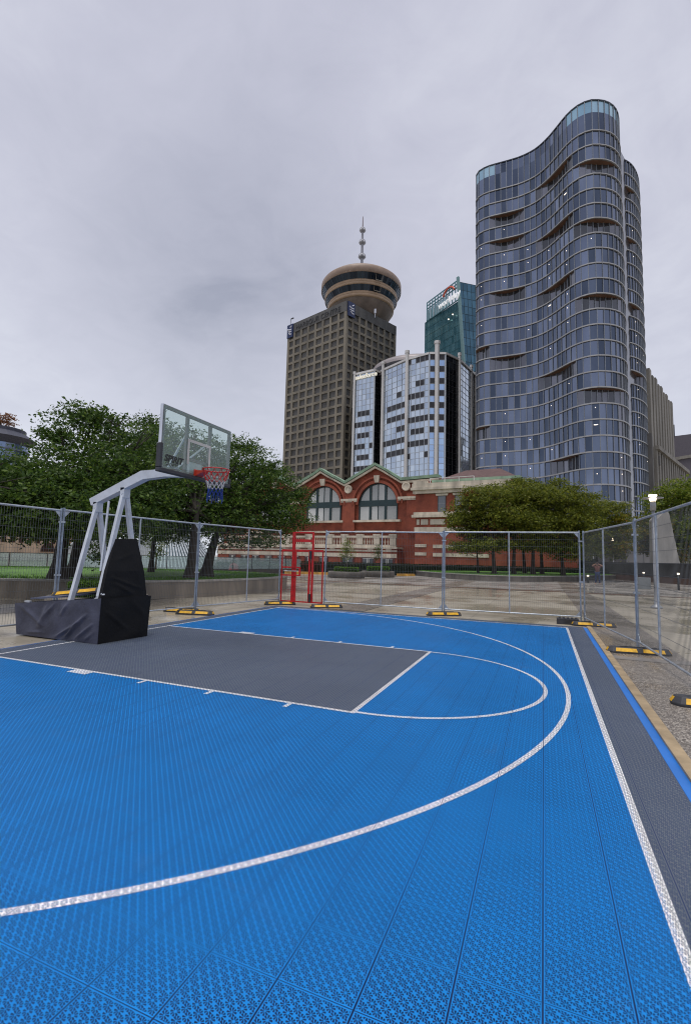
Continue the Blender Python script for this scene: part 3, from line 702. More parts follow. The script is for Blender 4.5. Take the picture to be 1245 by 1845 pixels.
def blades(loop, z, n, name, mound=0):
    """real grass blades over a lawn"""
    xs = [p.x for p in loop]; ys = [p.y for p in loop]; k = len(loop); pts = []
    a = np.array([(p.x,p.y) for p in loop]); c = a.mean(0)
    x = RNG.uniform(min(xs),max(xs),n*2); y = RNG.uniform(min(ys),max(ys),n*2)
    ins = np.zeros(len(x), bool); j = k-1
    for i in range(k):
        cond = ((a[i,1] > y) != (a[j,1] > y)) & (x < (a[j,0]-a[i,0])*(y-a[i,1])/(a[j,1]-a[i,1]+1e-12)+a[i,0]); ins ^= cond; j = i
    x, y = x[ins][:n], y[ins][:n]; m_ = len(x); h = RNG.uniform(.04,.09,m_); t = RNG.uniform(0,PI,m_); w = .012
    dx, dy = np.cos(t)*w, np.sin(t)*w; lx, ly = RNG.normal(0,.02,m_), RNG.normal(0,.02,m_)
    zz = np.full(m_, z)
    v = np.stack([np.stack([x-dx,y-dy,zz],1), np.stack([x+dx,y+dy,zz],1), np.stack([x+lx,y+ly,zz+h],1)],1).reshape(-1,3)
    me = bpy.data.meshes.new(name); me.vertices.add(m_*3); me.vertices.foreach_set('co', v.astype(np.float32).ravel())
    me.loops.add(m_*3); me.loops.foreach_set('vertex_index', np.arange(m_*3, dtype=np.int32)); me.polygons.add(m_)
    me.polygons.foreach_set('loop_start', np.arange(m_, dtype=np.int32)*3); me.polygons.foreach_set('loop_total', np.full(m_,3,dtype=np.int32)); me.update()
    return me
def lawn_planter(name, label, pts, h, wall_m, zl, ll, dens):
    lo = smooth_loop(pts); li = offset_loop(lo, .22); c = sum(lo, Vector())/len(lo)
    r = empty('planter', (c.x,c.y,0), label, 'planter')
    mb = MB(); ring_wall(mb, lo, li, 0, h-.07); mb.build('wall', wall_m, r)
    mb = MB(); ring_wall(mb, offset_loop(lo,-.03), offset_loop(li,.03), h-.069, h); mb.build('coping', M_COP, r)
    g = MB(); k = len(li); n = 5; rings = [[c.lerp(p, t)+Vector((0,0,zl+.12*(1-t*t))) for p in li] for t in (1,.8,.55,.3,.05)]
    for a_, b_ in zip(rings, rings[1:]):
        for i in range(k): j = (i+1) % k; g.add([a_[i],a_[j],b_[j],b_[i]], [(0,1,2,3)], True)
    g.add(rings[-1], [tuple(range(k))]); o = g.build('lawn', M_GRASS, origin=(c.x,c.y,0)); tag(o, None, None, None, 'stuff')
    tag(o, ll, 'lawn')
    me = blades(li, zl+.03, dens, 'grass'); me.materials.append(M_GRASS); b = bpy.data.objects.new('grass_blades', me); COL.objects.link(b); tag(b, 'grass blades of the '+ll, 'grass', kind='stuff')
    return r
LP1 = [(-15,1.0),(-11,2.6),(-8.3,4.0),(-5.9,5.5),(-4.5,7.4),(-3.95,9.6),(-3.8,12),(-4.05,14),(-4.8,15.5),(-6.3,16.6),(-9,17.3),(-13,16.9),(-17,15),(-21,11),(-23,6),(-21,2),(-18,.6)]
lawn_planter('planter', 'long curved concrete wall round the lawn behind the hoop, with two thick tree trunks', LP1, .64, M_STONE, .60, 'green lawn inside the curved concrete wall behind the hoop', 50000)
LP2 = [(-5.3,43.6),(-2.2,38.6),(1.0,36.0),(3.6,35.1),(6.3,36.6),(9.6,42.2),(13,50),(16.2,57),(14.5,62),(6,61),(-2,55),(-5.6,48.5)]
lawn_planter('planter', 'low dark stone wall round the lawn under the round tree clump, right of centre', LP2, .50, M_STONE_D, .50, 'bright lawn under the round tree clump, right of centre', 30000)
def box_hedge(r, cx, cy, sx, sy, z0, z1, rz, n, m, size=.045, name='hedge'):
    x = RNG.uniform(-1,1,(n,3)); ax = RNG.integers(0,3,n); sg = RNG.choice([-1,1],n)
    for i in range(3): x[ax==i,i] = sg[ax==i]
    x[:,2] = np.where((ax==2)&(x[:,2]<0), 1, x[:,2]); x *= RNG.normal(1,.03,(n,3))
    px, py = x[:,0]*sx/2, x[:,1]*sy/2; c, s = math.cos(rz), math.sin(rz)
    P = np.stack([cx+px*c-py*s, cy+px*s+py*c, (z0+z1)/2+x[:,2]*(z1-z0)/2],1)
    o = leaves(name, P, size, m, r, up=.2)
    return o
def hedge_core(r, cx, cy, sx, sy, z0, z1, rz, name='hedge_inside'):
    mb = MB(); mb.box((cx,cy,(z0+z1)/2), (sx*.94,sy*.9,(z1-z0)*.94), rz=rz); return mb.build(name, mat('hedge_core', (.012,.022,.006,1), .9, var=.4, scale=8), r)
def round_planter(cx, cy, rad, h, label, hlabel, hx, hy, hz, hrot, nh, hm, sap, wall_m):
    r = empty('planter', (cx,cy,0), label, 'planter', 'round concrete planters')
    mb = MB(); mb.lathe((cx,cy,0), [(rad-.04,0),(rad-.04,.05),(rad,.06),(rad,h-.05),(rad-.03,h),(rad-.30,h),(rad-.30,h-.06)], 48); mb.build('wall', wall_m, r)
    s = MB(); s.lathe((cx,cy,0), [(rad-.30,h-.06),(.01,h-.03)], 32); s.build('soil', mat('soil', (.05,.035,.025,1), .95, var=.4, scale=9, bmp=.5), r)
    hr = empty('box_hedge', (cx,cy,h-.05), hlabel, 'hedge', 'clipped box hedges')
    hedge_core(hr, cx, cy, hx, hy, h-.05, hz, hrot, 'inside'); box_hedge(hr, cx, cy, hx, hy, h-.05, hz, hrot, nh, hm, .05 if nh > 6000 else .07, 'foliage')
    if sap:
        lab, H, cw, lm, n = sap
        tree('young_tree', lab, (cx,cy,h-.04), [(cx,cy,h-.04),(cx+.02,cy,h+H*.35),(cx,cy+.03,h+H*.7)], .028, [(cx,cy,h+H*.62,cw,H*.30),(cx+.1,cy,h+H*.82,cw*.6,H*.22),(cx-.15,cy,h+H*.45,cw*.8,H*.16)], n, 10, .085, lm, BARK2, 'young trees in the round planters', .16, 1.6, 14, limb=.7)
HROT = YAW+PI/2
round_planter(-3.42, 2.95, 1.24, .44, 'pale round concrete planter with a box hedge, between the hoop base and the lawn', 'bright green box hedge in the round planter behind the hoop legs', 1.25, 1.0, .80, R(35), 9000, LM_HED, ('slender young tree with a red brown stem behind the hoop legs', 2.2, .50, LM_DARK, 130), M_STONE)
c1 = gp(624, 1041, 0); c2 = gp(681, 1039.5, 0)
round_planter(c1.x, c1.y, 1.50, .52, 'nearer of the two round dark planters behind the far fence, right of the red gate', 'low box hedge in the nearer round planter, under the yellow green young tree', 1.85, 1.85, .86, R(20), 5000, LM_HED, ('yellow green young tree in the nearer round planter, just right of the red gate', 2.75, .78, LM_YG, 210), M_STONE_D)
round_planter(c2.x, c2.y, 1.45, .52, 'farther round dark planter, partly behind the nearer one', 'low box hedge in the farther round planter', 1.85, 1.85, .92, R(20), 5000, LM_HED, ('thin dark green young tree in the farther round planter, left of the fence tube', 2.7, .55, LM_DARK, 120), M_STONE_D)

# ---- the big trees behind the hoop
def T(px, py, z): return gp(px, py, z)
def stem(b, H, lx=0, ly=0, n=5):
    return [b+Vector((lx*(i/n)**1.5, ly*(i/n)**1.5, H*i/n)) for i in range(n+1)]
b1 = T(104,1043,.68)
tree('broad_tree', 'tallest dark green tree, left of the backboard, its thick trunk beside the steel fence post', b1, stem(b1, 2.6, .1, .2), .24,
 [PB(160,765,19,1.5,.55),PB(128,800,18.5,1.2,.6),PB(215,790,19,2.0,.75),PB(125,860,17.5,1.9,1.1),PB(200,870,18,2.6,1.3),PB(150,910,17,2.8,1.1),PB(230,830,19,2.2,1.0),PB(85,910,16.5,2.0,.9),PB(150,745,19.3,.8,.35,1.2),PB(185,750,19,.8,.3,1.0),PB(95,783,18.6,.5,.22,.8),PB(100,950,16.5,1.8,.4,3.0),PB(190,940,17,2.2,.7)], 2500, 17, .125, LM_DARK, spread=.30, nb=40)
b2 = T(132,1040,.68)
tree('broad_tree', 'dark tree whose trunk stands just right of the thicker one, behind the hoop arm', b2, stem(b2, 2.6, -.1, .4), .21,
 [PB(265,795,23,2.0,.8),PB(280,830,22,2.3,1.1),PB(250,880,21,2.8,1.3),PB(290,905,21,2.6,1.1),PB(215,920,20,2.5,1.0),PB(275,765,23.5,.9,.4,1.5)], 1300, 17, .13, LM_DARK, spread=.32, nb=24)
b3 = T(345,1041,.70); b4 = T(372,1038,.70)
tree('broad_tree', 'dark tree with twin lean trunk, left of the forked one, below the backboard', b3, stem(b3, 2.6, -.1, .2), .22,
 [PB(330,880,22,2.6,1.4),PB(350,930,21,2.5,.9),PB(310,800,23,2.0,.9),PB(350,820,23,2.3,1.0),PB(290,940,21,2.0,.6),PB(320,955,20.5,1.8,.5)], 1300, 17, .13, LM_DARK, spread=.32, nb=24)
t4 = stem(b4, 2.0, .3, .3); 
tree('broad_tree', 'wide dark tree with a forked trunk, its branches reaching right over the red brick building', b4, t4, .24,
 [PB(430,840,23.5,2.2,1.0),PB(410,880,22.5,2.5,1.3),PB(465,870,23.5,2.2,.9),PB(450,915,22.5,2.5,.9),PB(500,905,23.5,1.9,.7),PB(535,890,24,.8,.38,1.2),PB(520,935,23,1.3,.4,1.6),PB(480,950,22.5,1.6,.45,2.2),PB(400,940,21.5,2.1,.7),PB(425,800,24,1.3,.5),PB(488,845,24,.9,.35,1.1),PB(405,975,21,1.0,.35,.5),PB(470,975,22,1.3,.25,.8),PB(440,805,24,.9,.3,.8)], 2500, 17, .125, LM_DARK, spread=.30, nb=44,
 extra=[('russet_leaves', [PB(402,957,21,.5,.22),PB(418,950,21,.4,.15)], 26, LM_RED)])
b0 = T(60,1041,.68)
tree('broad_tree', 'dark tree at the left edge of the photo, in front of the far glass tower', (b0.x-1.6,b0.y-2.6,.6), stem(Vector((b0.x-1.6,b0.y-2.6,.6)), 2.6, .2, .1), .22,
 [PB(5,880,17,2.0,1.1),PB(62,868,18,1.5,.6),PB(30,910,16,2.4,1.0),PB(-40,880,17,2.4,1.3),PB(30,850,18,.7,.3,.5),PB(60,880,17,1.6,.9),PB(50,945,16,1.8,.5)], 1300, 17, .125, LM_DARK, spread=.30, nb=24)
b5 = T(272,1033,.65)
tree('slim_tree', 'slimmer tree with a dark straight trunk, right of the hoop padding', b5, stem(b5, 2.7, .1, .1), .13,
 [PB(262,940,26,2.2,.9),PB(285,905,26,2.0,1.0),PB(300,965,25.5,1.6,.4)], 420, 16, .14, LM_MID, spread=.35, nb=14)
b6 = T(281,1026,.7)
tree('shrub', 'small yellow green bush behind the lawn, right of the hoop padding', b6, stem(b6, .9, 0, 0), .05,
 [PB(285,985,28,.7,.45),PB(284,1000,28,.5,.35)], 60, 14, .1, LM_YG, BARK2, spread=.2, nb=8)
# ---- the clump on the right lawn
rt = [(861,1026,46,'small leaning tree with reddish leaves at the left end of the round clump', .10),
      (890,1034,44,'straight dark trunk tree, left of the second fence tube, in the round clump', .19),
      (925,1034,46,'tree just right of the middle fence tube in the round clump', .19),
      (945,1032,50,'tree deeper in the round clump, second right of the middle fence tube', .18),
      (960,1034,47,'tree at the middle of the round clump, third right of the middle fence tube', .2),
      (976,1032,50,'tree of the round clump with the gap of red wall to its right', .18),
      (1014,1034,49,'rightmost thick trunked tree of the round clump, left of the fence corner', .19),
      (1075,1030,55,'tree at the right end of the clump with yellow leaves low on its right side', .16)]
cr = [[(838,925,46,2.0,.9),(822,945,46,1.1,.5),(850,955,45,1.7,.6),(845,985,45,2.1,.6,3.0)],
      [(868,900,45,2.7,1.2),(835,935,45,1.6,.7,3.0),(885,935,45,2.8,1.0),(855,890,45,1.6,.5),(882,980,44,1.9,.6,3.5),(865,965,45,1.6,.5)],
      [(905,892,47,2.6,1.1),(915,930,46,3.0,1.2),(895,955,46,2.6,.7),(915,978,46,2.2,.7,3.5)],
      [(945,890,50,2.8,1.4),(950,930,49,3.1,1.3),(935,868,50,1.4,.35,1.2)],
      [(975,895,48,2.8,1.2),(965,945,47,3.0,1.0),(955,960,47,2.6,.6),(962,980,47,2.2,.7,3.5)],
      [(1000,895,50,2.8,1.2),(1005,935,49,3.0,1.3),(1005,868,50,1.0,.3,1.3),(1030,880,50,1.2,.4,1.0),(1005,982,49,2.4,.9,4.0),(985,970,49,1.8,.6,2.0)],
      [(1040,910,50,2.8,1.1),(1030,945,49,3.0,1.2),(1045,965,49,2.4,.8),(1062,893,50,1.2,.4,1.0),(1040,990,49,2.3,1.0,4.0),(1020,1000,49,1.6,.6,2.0)],
      [(1095,940,55,2.8,1.3),(1075,922,54,2.6,1.1),(1108,912,55,1.8,.5,2.5),(1105,965,54,2.2,1.1),(1095,990,54,1.8,.8),(1075,985,53,2.2,.9),(1110,1000,54,1.2,.5)]]
for (px, py, dd, lab, trr), lobes in zip(rt, cr):
    b = pd(px, py, dd); b.z = .5
    ex = None
    if px == 861: ex = [('russet_leaves', [PB(855,965,45.5,1.4,.5),PB(845,905,45,1.0,.4)], 90, LM_RED)]
    if px == 890: ex = [('russet_leaves', [PB(885,955,44.5,1.5,.4),PB(845,888,44,.9,.3)], 60, LM_RED)]
    if px == 1014: ex = [('yellow_leaves', [PB(1000,990,48.5,1.8,.3),PB(1030,985,48,1.2,.5)], 80, LM_YG)]
    if px == 1075: ex = [('yellow_leaves', [PB(1113,935,53,.75,.8),PB(1130,960,53,.8,.5),PB(1118,985,53,1.2,.7)], 150, LM_AUT)]
    tree('clump_tree', lab, b, stem(b, 3.4 if px > 870 else 2.2, random.uniform(-.3,.3), 0), trr, [PB(*q) for q in lobes], 1150 if px > 870 else 520, 14, .20, LM_MID, group='trees on the right lawn', spread=.42, nb=16, extra=ex)
b7 = pd(1212, 1030, 61); b7.z = 0
tree('autumn_tree', 'yellow green tree turning orange, behind the lamp post at the right edge', b7, stem(b7, 4.2, .3, 0), .22,
 [PB(1208,905,62,2.9,1.9),PB(1240,890,62,3.0,2.1),PB(1178,938,61,2.2,1.0),PB(1222,955,61,3.0,1.7),PB(1195,985,61,2.1,1.4),PB(1250,970,61,3.2,2.4),PB(1170,965,60,1.5,1.2)], 1500, 15, .27, LM_YG, BARK2, spread=.55, nb=20,
 extra=[('orange_leaves', [PB(1156,938,60,1.2,.5),PB(1175,962,59.5,1.9,.8),PB(1163,985,59.5,1.1,.8),PB(1222,1000,59.5,1.0,1.4),PB(1190,945,59,1.4,.5)], 420, LM_AUT)])

# ------------------------------------------------------------------ hedge, rails, glass parapet
def run(name, label, cat, a, b): 
    r = empty(name, (a.x,a.y,0), label, cat); return r
hA, hB = gp(395,1033,0), gp(1150,1045,0)
hA = pd(395,1030,47.5); hB = pd(1150,1040,66); hA.z = hB.z = 0
hd = empty('long_hedge', (hA.x,hA.y,0), 'long dark clipped hedge running across the back of the plaza below the red brick building', 'hedge')
dv = hB-hA; ang = math.atan2(dv.y, dv.x); hc = (hA+hB)/2
hedge_core(hd, hc.x, hc.y, dv.length, 1.6, 0, 1.08, ang, 'inside'); box_hedge(hd, hc.x, hc.y, dv.length, 1.6, .1, 1.13, ang, 26000, LM_HDK, .14, 'foliage')
top = MB()
u = dv.normalized(); n = Vector((u.y,-u.x,0))
if n.dot(CAM-hc) < 0: n = -n
M_DKR = mat('dark_railing', (.035,.04,.045,1), .45, .3, var=.2)
rl = empty('railing', (hA.x,hA.y,0), 'dark metal railing in front of the long clipped hedge', 'railing')
q = MB()
for z in (.95,.18): q.bar(hA+n*1.1+Vector((0,0,z)), hB+n*1.1+Vector((0,0,z)), .05, .04)
q.build('rail', M_DKR, rl)
q = MB(); N = int(dv.length/.3)
for i in range(N): p = hA+n*1.1+u*(i*.3); q.box((p.x,p.y,.57), (.02,.02,.76), rz=ang)
q.build('baluster', M_DKR, rl)
for i in range(int(dv.length/2.4)+1):
    p = hA+n*1.1+u*(i*2.4); MB().box((p.x,p.y,.5), (.06,.06,1.0), rz=ang).build('post', M_DKR, rl)
tA_, tB_ = zset(pd(900,1040,63),0), zset(pd(1068,1040,66),0); th = empty('tall_hedge', tA_, 'taller dark hedge behind the tree trunks of the round clump', 'hedge')
td_ = tB_-tA_; tcn = (tA_+tB_)/2; tan_ = math.atan2(td_.y, td_.x)
hedge_core(th, tcn.x, tcn.y, td_.length, 2.0, 0, 2.1, tan_, 'inside'); box_hedge(th, tcn.x, tcn.y, td_.length, 2.0, .1, 2.2, tan_, 9000, LM_HDK, .18, 'foliage')
# yellow kerb along it
yk = MB(); yk.bar(pd(240,1027,44)+Vector((0,0,-.0)), pd(560,1037,44), .1, .1)
M_YK = mat('yellow_kerb', (.62,.33,.06,1), .6, var=.3, scale=2)
for a_, b_ in (((455,1035,45.6),(640,1037,45.6)),((716,1037,47),(746,1037,48))):
    q = MB(); A, B = zset(pd(*a_),.10), zset(pd(*b_),.10); q.bar(A, B, .3, .24); o = q.build('timber_kerb', M_YK, origin=A)
    tag(o, 'yellow painted kerb beam behind the red gate' if a_[0] == 455 else 'short yellow kerb piece between farther planter and the right lawn wall', 'kerb beam')
# glass parapet on the left
M_GLS, nt, b = newmat('parapet_glass'); tr = nt.nodes.new('ShaderNodeBsdfTransparent'); tr.inputs[0].default_value = (.80,.90,.88,1)
df = nt.nodes.new('ShaderNodeBsdfDiffuse'); df.inputs[0].default_value = (.55,.66,.66,1); gs = nt.nodes.new('ShaderNodeBsdfGlossy'); gs.inputs['Roughness'].default_value = .05
m1 = nt.nodes.new('ShaderNodeMixShader'); m1.inputs[0].default_value = .30; m2 = nt.nodes.new('ShaderNodeMixShader'); m2.inputs[0].default_value = .12
nt.links.new(tr.outputs[0], m1.inputs[1]); nt.links.new(df.outputs[0], m1.inputs[2]); nt.links.new(m1.outputs[0], m2.inputs[1]); nt.links.new(gs.outputs[0], m2.inputs[2]); nt.links.new(m2.outputs[0], nt.nodes['Material Output'].inputs['Surface'])
gA, gB = zset(pd(-60,1020,34),0), zset(pd(545,1020,47),0)
pr = empty('glass_parapet', gA, 'clear glass parapet with slim posts beyond the left lawn', 'parapet')
d = gB-gA; u = d.normalized(); ng = int(d.length/2.0)
for i in range(ng):
    A, B = gA+u*(i*2.0+.04), gA+u*(i*2.0+1.96)
    q = MB(); q.bar(A+Vector((0,0,.92)), B+Vector((0,0,.92)), .015, .95); q.build('glass_pane', M_GLS, pr)
    q = MB(); q.box((gA+u*(i*2.0)+Vector((0,0,.7))), (.05,.05,1.36), rz=math.atan2(u.y,u.x)); q.build('post', M_DKR, pr)
q = MB(); q.bar(gA+Vector((0,0,1.41)), gB+Vector((0,0,1.41)), .05, .035); q.build('top_rail', M_DKR, pr)
q = MB(); q.bar(gA+Vector((0,0,.20)), gB+Vector((0,0,.20)), .25, .40); q.build('plinth', mat('dark_plinth', (.05,.045,.04,1), .7), pr)

# ------------------------------------------------------------------ lamp posts
M_POLE = mat('lamp_grey', (.33,.34,.36,1), .45, .4, var=.12)
m, nt, b = newmat('lamp_glow'); b.inputs['Base Color'].default_value = (1,.9,.75,1); b.inputs['Emission Color'].default_value = (1,.82,.60,1); b.inputs['Emission Strength'].default_value = 5.0; M_GLOW = m
m, nt, b = newmat('dot_glow'); b.inputs['Base Color'].default_value = (1,.9,.75,1); b.inputs['Emission Color'].default_value = (1,.86,.68,1); b.inputs['Emission Strength'].default_value = 1.3; M_DOT = m
def lamp(x, y, H, label, big=True, lit=True):
    r = empty('street_lamp', (x,y,0), label, 'street lamp', 'plaza lamp posts')
    MB().lathe((x,y,0), [(.0,.0),(.2,0),(.2,.05),(.13,.11),(.08,.16),(.068,.5),(.055,H*.86),(.0,H*.86)], 14).build('pole', M_POLE, r)
    MB().lathe((x,y,0), [(.0,H*.86),(.10,H*.86),(.105,H*.92),(.09,H*.945),(.0,H*.945)], 14).build('collar', M_POLE, r)
    MB().lathe((x,y,0), [(.0,H*.945),(.10,H*.946),(.15,H*1.0),(.0,H*1.001)], 14).build('lamp_glass', M_GLOW if lit else M_POLE, r)
    MB().lathe((x,y,0), [(.125,H*.972),(.36,H*.968),(.36,H*.974),(.125,H*.982)], 24).build('shade_disc', M_POLE, r)
    return r
lp = lamp(11.5, 14.9, 4.32, 'nearest grey lamp post, lit, standing beyond the right fence')
q = MB(); q.box((11.12,14.95,.92), (.42,.28,.44)); q.build('switch_box', mat('box_grey', (.22,.24,.25,1), .5), lp, bevel=.015)
for px, py, dd, H, lab in ((1160,1040,63,4.9,'grey lamp post seen between the two nearest right fence posts'),(1105,1034,75,5.2,'lamp post with a lit dot above, right of the posing person'),(1069,1036,70,3.9,'thin lamp post directly behind the posing person')):
    p = pd(px, py, dd); lamp(p.x, p.y, H, lab)
for px, py, dd, lab in ((1058.6,1037.5,46,'small lit lamp low on the dark wall left of the posing person'),(1159,1032,52,'small lit lamp at the foot of the far grey lamp post'),(1221,1034,40,'small lit lamp low at the right edge of the photo')):
    p = pd(px, py, dd); r = empty('bollard_light', (p.x,p.y,0), lab, 'bollard light', 'low plaza lights')
    MB().lathe((p.x,p.y,0), [(0,0),(.06,0),(.06,p.z-.06),(0,p.z-.06)], 10).build('stem', M_DKR, r); MB().lathe((p.x,p.y,p.z), [(0,-.06),(.085,-.06),(.085,.06),(0,.06)], 10).build('lamp_glass', M_DOT, r)
# red mushroom-shaped bin-like thing and pale sack by the parapet
p = zset(pd(421,1033,44),0)
rd = empty('litter_bin', p, 'small rounded red bin standing at the parapet left of the red gate', 'litter bin')
MB().lathe(p, [(0,0),(.42,0),(.45,.1),(.42,.55),(.34,.75),(.2,.86),(0,.9)], 20).build('body', mat('bin_red', (.35,.012,.02,1), .4), rd); MB().box(p+Vector((.12,-.40,.62)), (.3,.06,.14)).build('flap', M_RUB, rd)
# dark wall behind the right lawn + concrete wedge + low building
M_DW = mat('dark_wall', (.045,.045,.048,1), .6, var=.3, scale=1)
wA, wB = zset(pd(1035,1040,68),0), zset(pd(1310,1048,50),0)
dw = empty('garden_wall', wA, 'long low dark wall behind the lamp posts at the right', 'wall'); q = MB(); q.bar(wA+Vector((0,0,.95)), wB+Vector((0,0,.95)), .4, 1.9); q.build('wall', M_DW, dw)
q = MB(); q.bar(wA+Vector((0,0,.28)), wB+Vector((0,0,.28)), .7, .56); q.build('brown_plinth', mat('brown_plinth', (.10,.055,.04,1), .6), dw)
M_MONO = mat('monolith_concrete', (.36,.345,.32,1), .7, var=.18, scale=1.2, bmp=.2, streak=True)
wp = zset(pd(1199,1028,57),0); ex = Vector((math.sin(YAW),-math.cos(YAW),0))
ce = empty('concrete_wedge', wp, 'tall pale concrete wedge with one sloping side, behind the lamp post', 'concrete wedge')
q = MB(); q.extr([(-.85,0),(1.75,0),(.55,6.9),(.15,7.1),(-.75,6.2)], wp, ex, (0,0,1), (math.cos(YAW),math.sin(YAW),0), 1.2); q.build('wedge', M_MONO, ce, bevel=.03)

# ------------------------------------------------------------------ person photographing
def person(x, y, face, label):
    r = empty('person', (x,y,0), label, 'person')
    f = Vector((math.cos(face), math.sin(face), 0)); s = Vector((-f.y, f.x, 0)); o = Vector((x,y,0))
    def q(a, b, c): return o+s*a+f*b+Vector((0,0,c))
    J = {'pel':(0,0,.95),'wa':(0,.0,1.10),'ch':(0,.0,1.34),'nk':(0,.0,1.48),'hd':(0,.03,1.60),'ht':(0,.02,1.74),
         'ls':(.18,0,1.42),'le':(.36,.12,1.50),'lh':(.13,.26,1.62),'lf':(.05,.29,1.65),'rs':(-.18,0,1.42),'re':(-.36,.12,1.50),'rh':(-.13,.26,1.62),'rf':(-.05,.29,1.65),
         'lp':(.10,0,.90),'lk':(.13,.03,.50),'la':(.15,-.02,.10),'lt':(.16,.14,.05),'rp':(-.10,0,.90),'rk':(-.13,.03,.50),'ra':(-.15,-.02,.10),'rt':(-.16,.14,.05)}
    rad = dict(pel=.15,wa=.13,ch=.16,nk=.06,hd=.095,ht=.07,ls=.075,le=.055,lh=.04,lf=.035,rs=.075,re=.055,rh=.04,rf=.035,lp=.095,lk=.065,la=.045,lt=.04,rp=.095,rk=.065,ra=.045,rt=.04)
    ed = [('pel','wa'),('wa','ch'),('ch','nk'),('nk','hd'),('hd','ht'),('ch','ls'),('ls','le'),('le','lh'),('lh','lf'),('ch','rs'),('rs','re'),('re','rh'),('rh','rf'),('pel','lp'),('lp','lk'),('lk','la'),('la','lt'),('pel','rp'),('rp','rk'),('rk','ra'),('ra','rt')]
    def skin(keys, edges, grow, name, m, sub=2):
        ks = list(keys); me = bpy.data.meshes.new(name); me.from_pydata([q(*J[k])-o for k in ks], [(ks.index(a), ks.index(b)) for a, b in edges], [])
        ob = bpy.data.objects.new(name, me); COL.objects.link(ob); ob.parent = r
        md = ob.modifiers.new('skin', 'SKIN'); me.materials.append(m)
        for i, k in enumerate(ks): me.skin_vertices[0].data[i].radius = (rad[k]*grow,)*2
        me.skin_vertices[0].data[0].use_root = True; sm = ob.modifiers.new('sub', 'SUBSURF'); sm.levels = sub; sm.render_levels = sub; return ob
    skin(J, ed, 1.0, 'body', mat('skin_tone', (.42,.24,.17,1), .6))
    skin(['ch','wa','nk','ls','le','rs','re','pel'], [('ch','wa'),('ch','nk'),('ch','ls'),('ls','le'),('ch','rs'),('rs','re'),('wa','pel')], 1.14, 'jacket', mat('brown_jacket', (.15,.06,.05,1), .8))
    skin(['pel','lp','lk','la','rp','rk','ra'], [('pel','lp'),('lp','lk'),('lk','la'),('pel','rp'),('rp','rk'),('rk','ra')], 1.16, 'jeans', mat('jeans', (.025,.045,.12,1), .8))
    hm = MB(); hm.lathe(q(0,-.01,1.60), [(0,.19),(.07,.175),(.105,.11),(.11,.04),(.09,-.02)], 14); hm.build('hair', mat('brown_hair', (.05,.025,.02,1), .8), r)
    return r
pp = zset(pd(1076,1045,44),0); dcam = math.atan2(CAM.y-pp.y, CAM.x-pp.x)
person(pp.x, pp.y, dcam, 'person in brown top and blue jeans, hands raised to the face, beyond the right fence')
hm = empty('camera', (pp.x+math.cos(dcam)*.30, pp.y+math.sin(dcam)*.30, 1.60), 'small dark camera held to the face by the person in jeans', 'camera')
q = MB(); q.box((hm.location.x,hm.location.y,1.64), (.07,.13,.085), rz=dcam); q.build('camera_body', M_RUB, hm)
q = MB(); e = Vector((math.cos(dcam),math.sin(dcam),0)); hl = Vector(hm.location); hl.z = 1.64; q.tube([hl+e*.03, hl+e*.10], .033, 12); q.build('lens', M_RUB, hm)

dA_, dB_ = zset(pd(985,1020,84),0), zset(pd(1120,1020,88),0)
du = empty('dark_podium_wall', dA_, 'dark podium wall behind the round tree clump, below the curved tower', 'building')
q = MB(); q.bar(dA_+Vector((0,0,3.2)), dB_+Vector((0,0,3.2)), 3, 6.4); q.build('wall', mat('podium_dark', (.05,.045,.045,1), .6, var=.4, scale=.4), du)  # plain podium wall with a dark base colour
# ------------------------------------------------------------------ glass
def glassmat(name, c1, c2, rough=.06, metal=.9, streak=.0):
    """coated facade glass: every pane has its own slight tone"""
    m, nt, b = newmat(name); at = nt.nodes.new('ShaderNodeAttribute'); at.attribute_name = 'pane'
    c = ramp(nt, at.outputs['Fac'], [(0, tuple(c1)+(1,)), (1, tuple(c2)+(1,))])
    v = coords(nt, 'World', (1,1,.35)); n = noise(nt, v, .22, 4, .6)
    c = mixc(nt, .45, c, ramp(nt, n, [(.3, (.3,.3,.3,1)), (.7, (.7,.7,.7,1))]), 'OVERLAY')
    nt.links.new(c, b.inputs['Base Color']); b.inputs['Metallic'].default_value = metal; b.inputs['Roughness'].default_value = rough
    bump(nt, b, noise(nt, coords(nt,'World'), .25, 1, .5), .025, .3)
    return m
def pane_attr(o, skew=1.0):
    me = o.data; n = len(me.polygons); at = me.attributes.new('pane', 'FLOAT', 'FACE')
    at.data.foreach_set('value', (RNG.uniform(0,1,n)**skew).astype(np.float32)); return o

# ================================================================== red brick station
SA = Vector((-30.205,62.929,0)); SU = Vector((.99373,-.11182,0)); SN = Vector((-.11182,-.99373,0)); UZ = Vector((0,0,1))
def sp(u, z, off=0): return SA+SU*u+UZ*z+SN*off
def brick_mat():
    m, nt, b = newmat('red_brick'); v = coords(nt, 'World'); n = noise(nt, v, .6, 6, .65); n2 = noise(nt, coords(nt,'World',(1,1,9)), 5, 3, .6)
    c = ramp(nt, n, [(.3, (.15,.034,.018,1)), (.7, (.33,.082,.042,1))]); c = mixc(nt, .35, c, ramp(nt, n2, [(.3, (.25,.25,.25,1)), (.7, (.75,.75,.75,1))]), 'OVERLAY')
    nt.links.new(c, b.inputs['Base Color']); b.inputs['Roughness'].default_value = .8; bump(nt, b, n2, .3, .02); return m
M_BRICK = brick_mat(); M_CREAM = mat('cream_stone', (.60,.53,.42,1), .7, var=.28, scale=.8, bmp=.2, streak=True)
M_COPPER = mat('green_copper', (.27,.40,.28,1), .6, var=.22, scale=.9, streak=True); M_ROOF = mat('brown_roof', (.115,.065,.06,1), .8, var=.2, scale=2)
